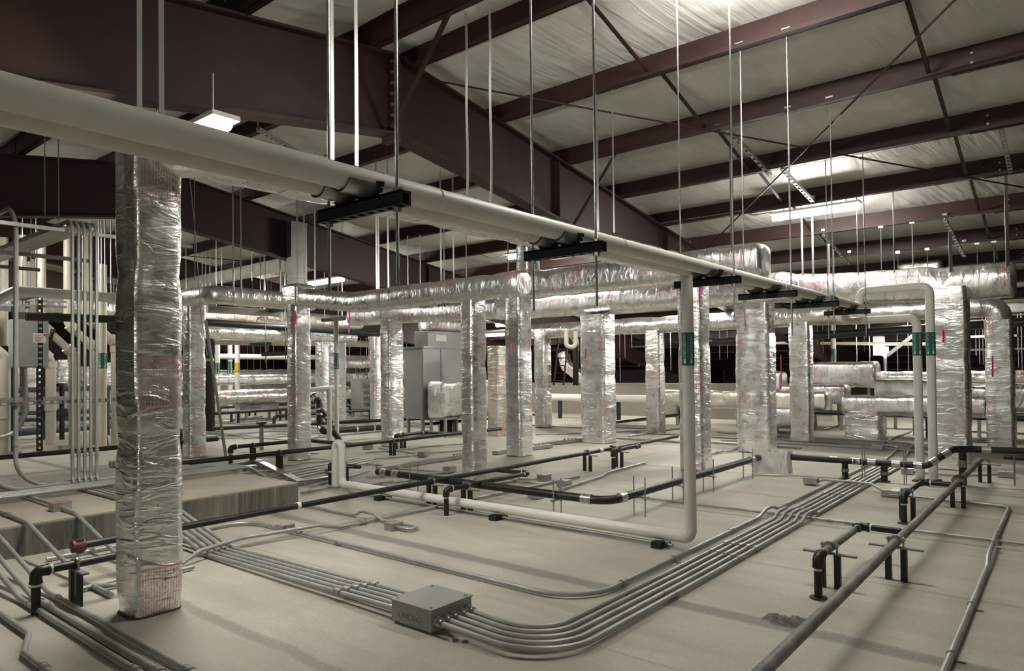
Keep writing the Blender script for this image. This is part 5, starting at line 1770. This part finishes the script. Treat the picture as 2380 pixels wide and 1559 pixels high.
tag(MB().tube([OX(1924, 615, 19.0), OX(2004, 603, 19.0)], .03, 8).build('lamp_conduit', 'conduit', None), 'thin conduit reaching the small white box', 'conduit')
for k, (px, yy, X) in enumerate(((1455, 806, 24), (1700, 742, 22), (2270, 782, 23), (2300, 812, 24))):
    A = OX(px, yy, X)
    tag(MB().beam((A.x, A.y - .9, A.z), (A.x, A.y + .9, A.z), .1, .06).build('far_strut', 'galv', None, 0), ['pale strut end seen left of the drop pipe', 'pale strut behind the riser by the drop pipe', 'pale strut at the right edge, upper', 'pale strut at the right edge, lower'][k], 'strut')
# second roof bay trapezes left of centre
for k, (px, py) in enumerate(((628, 722), (775, 742), (605, 800), (640, 822), (68, 688))):
    A = OY(px, py, 14.6 + 2 * (k % 3))
    rt = thing('pipe_trapeze', ['dark trapeze below the upper left foil duct', 'dark trapeze below the left duct rise', 'far dark trapeze under the cream pipe', 'far dark trapeze above the far ducts', 'dark trapeze under the kinked white pipe'][k], 'hanger', A)
    MB().box(A.x - .06, A.x + .06, A.y - .5, A.y + .5, A.z - .05, A.z + .05).build('strut_channel', 'strut', rt, 0)
    for s in (-.42, .42):
        MB().tube([(A.x, A.y + s, A.z - .2), (A.x, A.y + s, zb(A.x))], .011, 6).build('threaded_rod', 'rod', rt)

# far floor clutter
random.seed(5)
GF = 'thin conduits on the far floor left of centre'
for k in range(26):
    if k % 2:
        x0_, y_ = random.uniform(8.5, 12), random.uniform(14.2, 24)
        a_, c_ = (x0_, y_, .04), (x0_ + random.uniform(2.5, 6), y_ + random.uniform(-.2, .2), .04)
    else:
        x_, y0_ = random.uniform(9.5, 17), random.uniform(14.2, 18)
        a_, c_ = (x_, y0_, .04), (x_ + random.uniform(-.2, .2), y0_ + random.uniform(2.5, 6), .04)
    o = MB().tube([a_, V(a_).lerp(V(c_), .5) + Vector((.08, .06, 0)), c_], .026, 6, .3, 3).build('steel_conduit', 'conduit', None)
    tag(o, 'thin grey conduit on the far floor left of centre', 'conduit', GF)
GF = 'thin conduits on the far floor between the right risers'
for k in range(14):
    x_, y_ = random.uniform(14.2, 20), random.uniform(2, 11)
    if k % 2:
        a_, c_ = (x_, y_, .03), (x_ + random.uniform(1.5, 3.5), y_, .03)
    else:
        a_, c_ = (x_, y_, .03), (x_, y_ + random.uniform(1.5, 3), .03)
    tag(MB().tube([a_, c_], .022, 6).build('steel_conduit', 'conduit', None), 'thin grey conduit on the far floor between the right risers', 'conduit', GF)
for k, (xa, y_, L, lab) in enumerate(((11.5, 18.6, 4.5, 'far black pipe on posts beyond the banded stack'), (10.6, 21.6, 6.0, 'far black pipe on posts under the far ducts'), (13.2, 25.0, 6.0, 'farthest black pipe on posts left of centre'))):
    root = thing('black_floor_pipe', lab, 'pipe', (xa, y_, 0))
    MB().tube([(xa, y_, 0), (xa, y_, .38), (xa + L, y_, .38), (xa + L, y_, 0)], .05, 8, .1).build('pipe_run', 'black', root)
    for q in (.2, .24, .5, .54, .8):
        MB().box(xa + L * q - .03, xa + L * q + .03, y_ - .03, y_ + .03, 0, .36).build('post', 'black', root, 0)
for k, (px, py, w, h, lab, mt) in enumerate(((600, 975, 1.3, .7, 'far grey equipment box under the far ducts', 'ahu'), (850, 968, .9, 1.1, 'far grey cabinet beside the thin far riser', 'ahu'), (1908, 965, .5, .7, 'small pale grilled unit between the right risers', 'white'))):
    P = G(px, py)
    root = thing('equipment_box', lab, 'unit', P)
    MB().box(P.x - w / 2, P.x + w / 2, P.y - .3, P.y + .3, .3, .3 + h).build('casing', mt, root, 0)
    for sx in (-1, 1):
        for sy in (-.25, .25):
            MB().box(P.x + sx * (w / 2 - .06) - .04, P.x + sx * (w / 2 - .06) + .04, P.y + sy - .04, P.y + sy + .04, 0, .3).build('leg', 'galv', root, 0)
    for i in range(4):
        MB().box(P.x - w * .35, P.x - w * .05, P.y - .31, P.y - .3, .4 + i * h * .2, .4 + i * h * .2 + h * .12).build('grille_slat', 'galv_dark', root, 0)
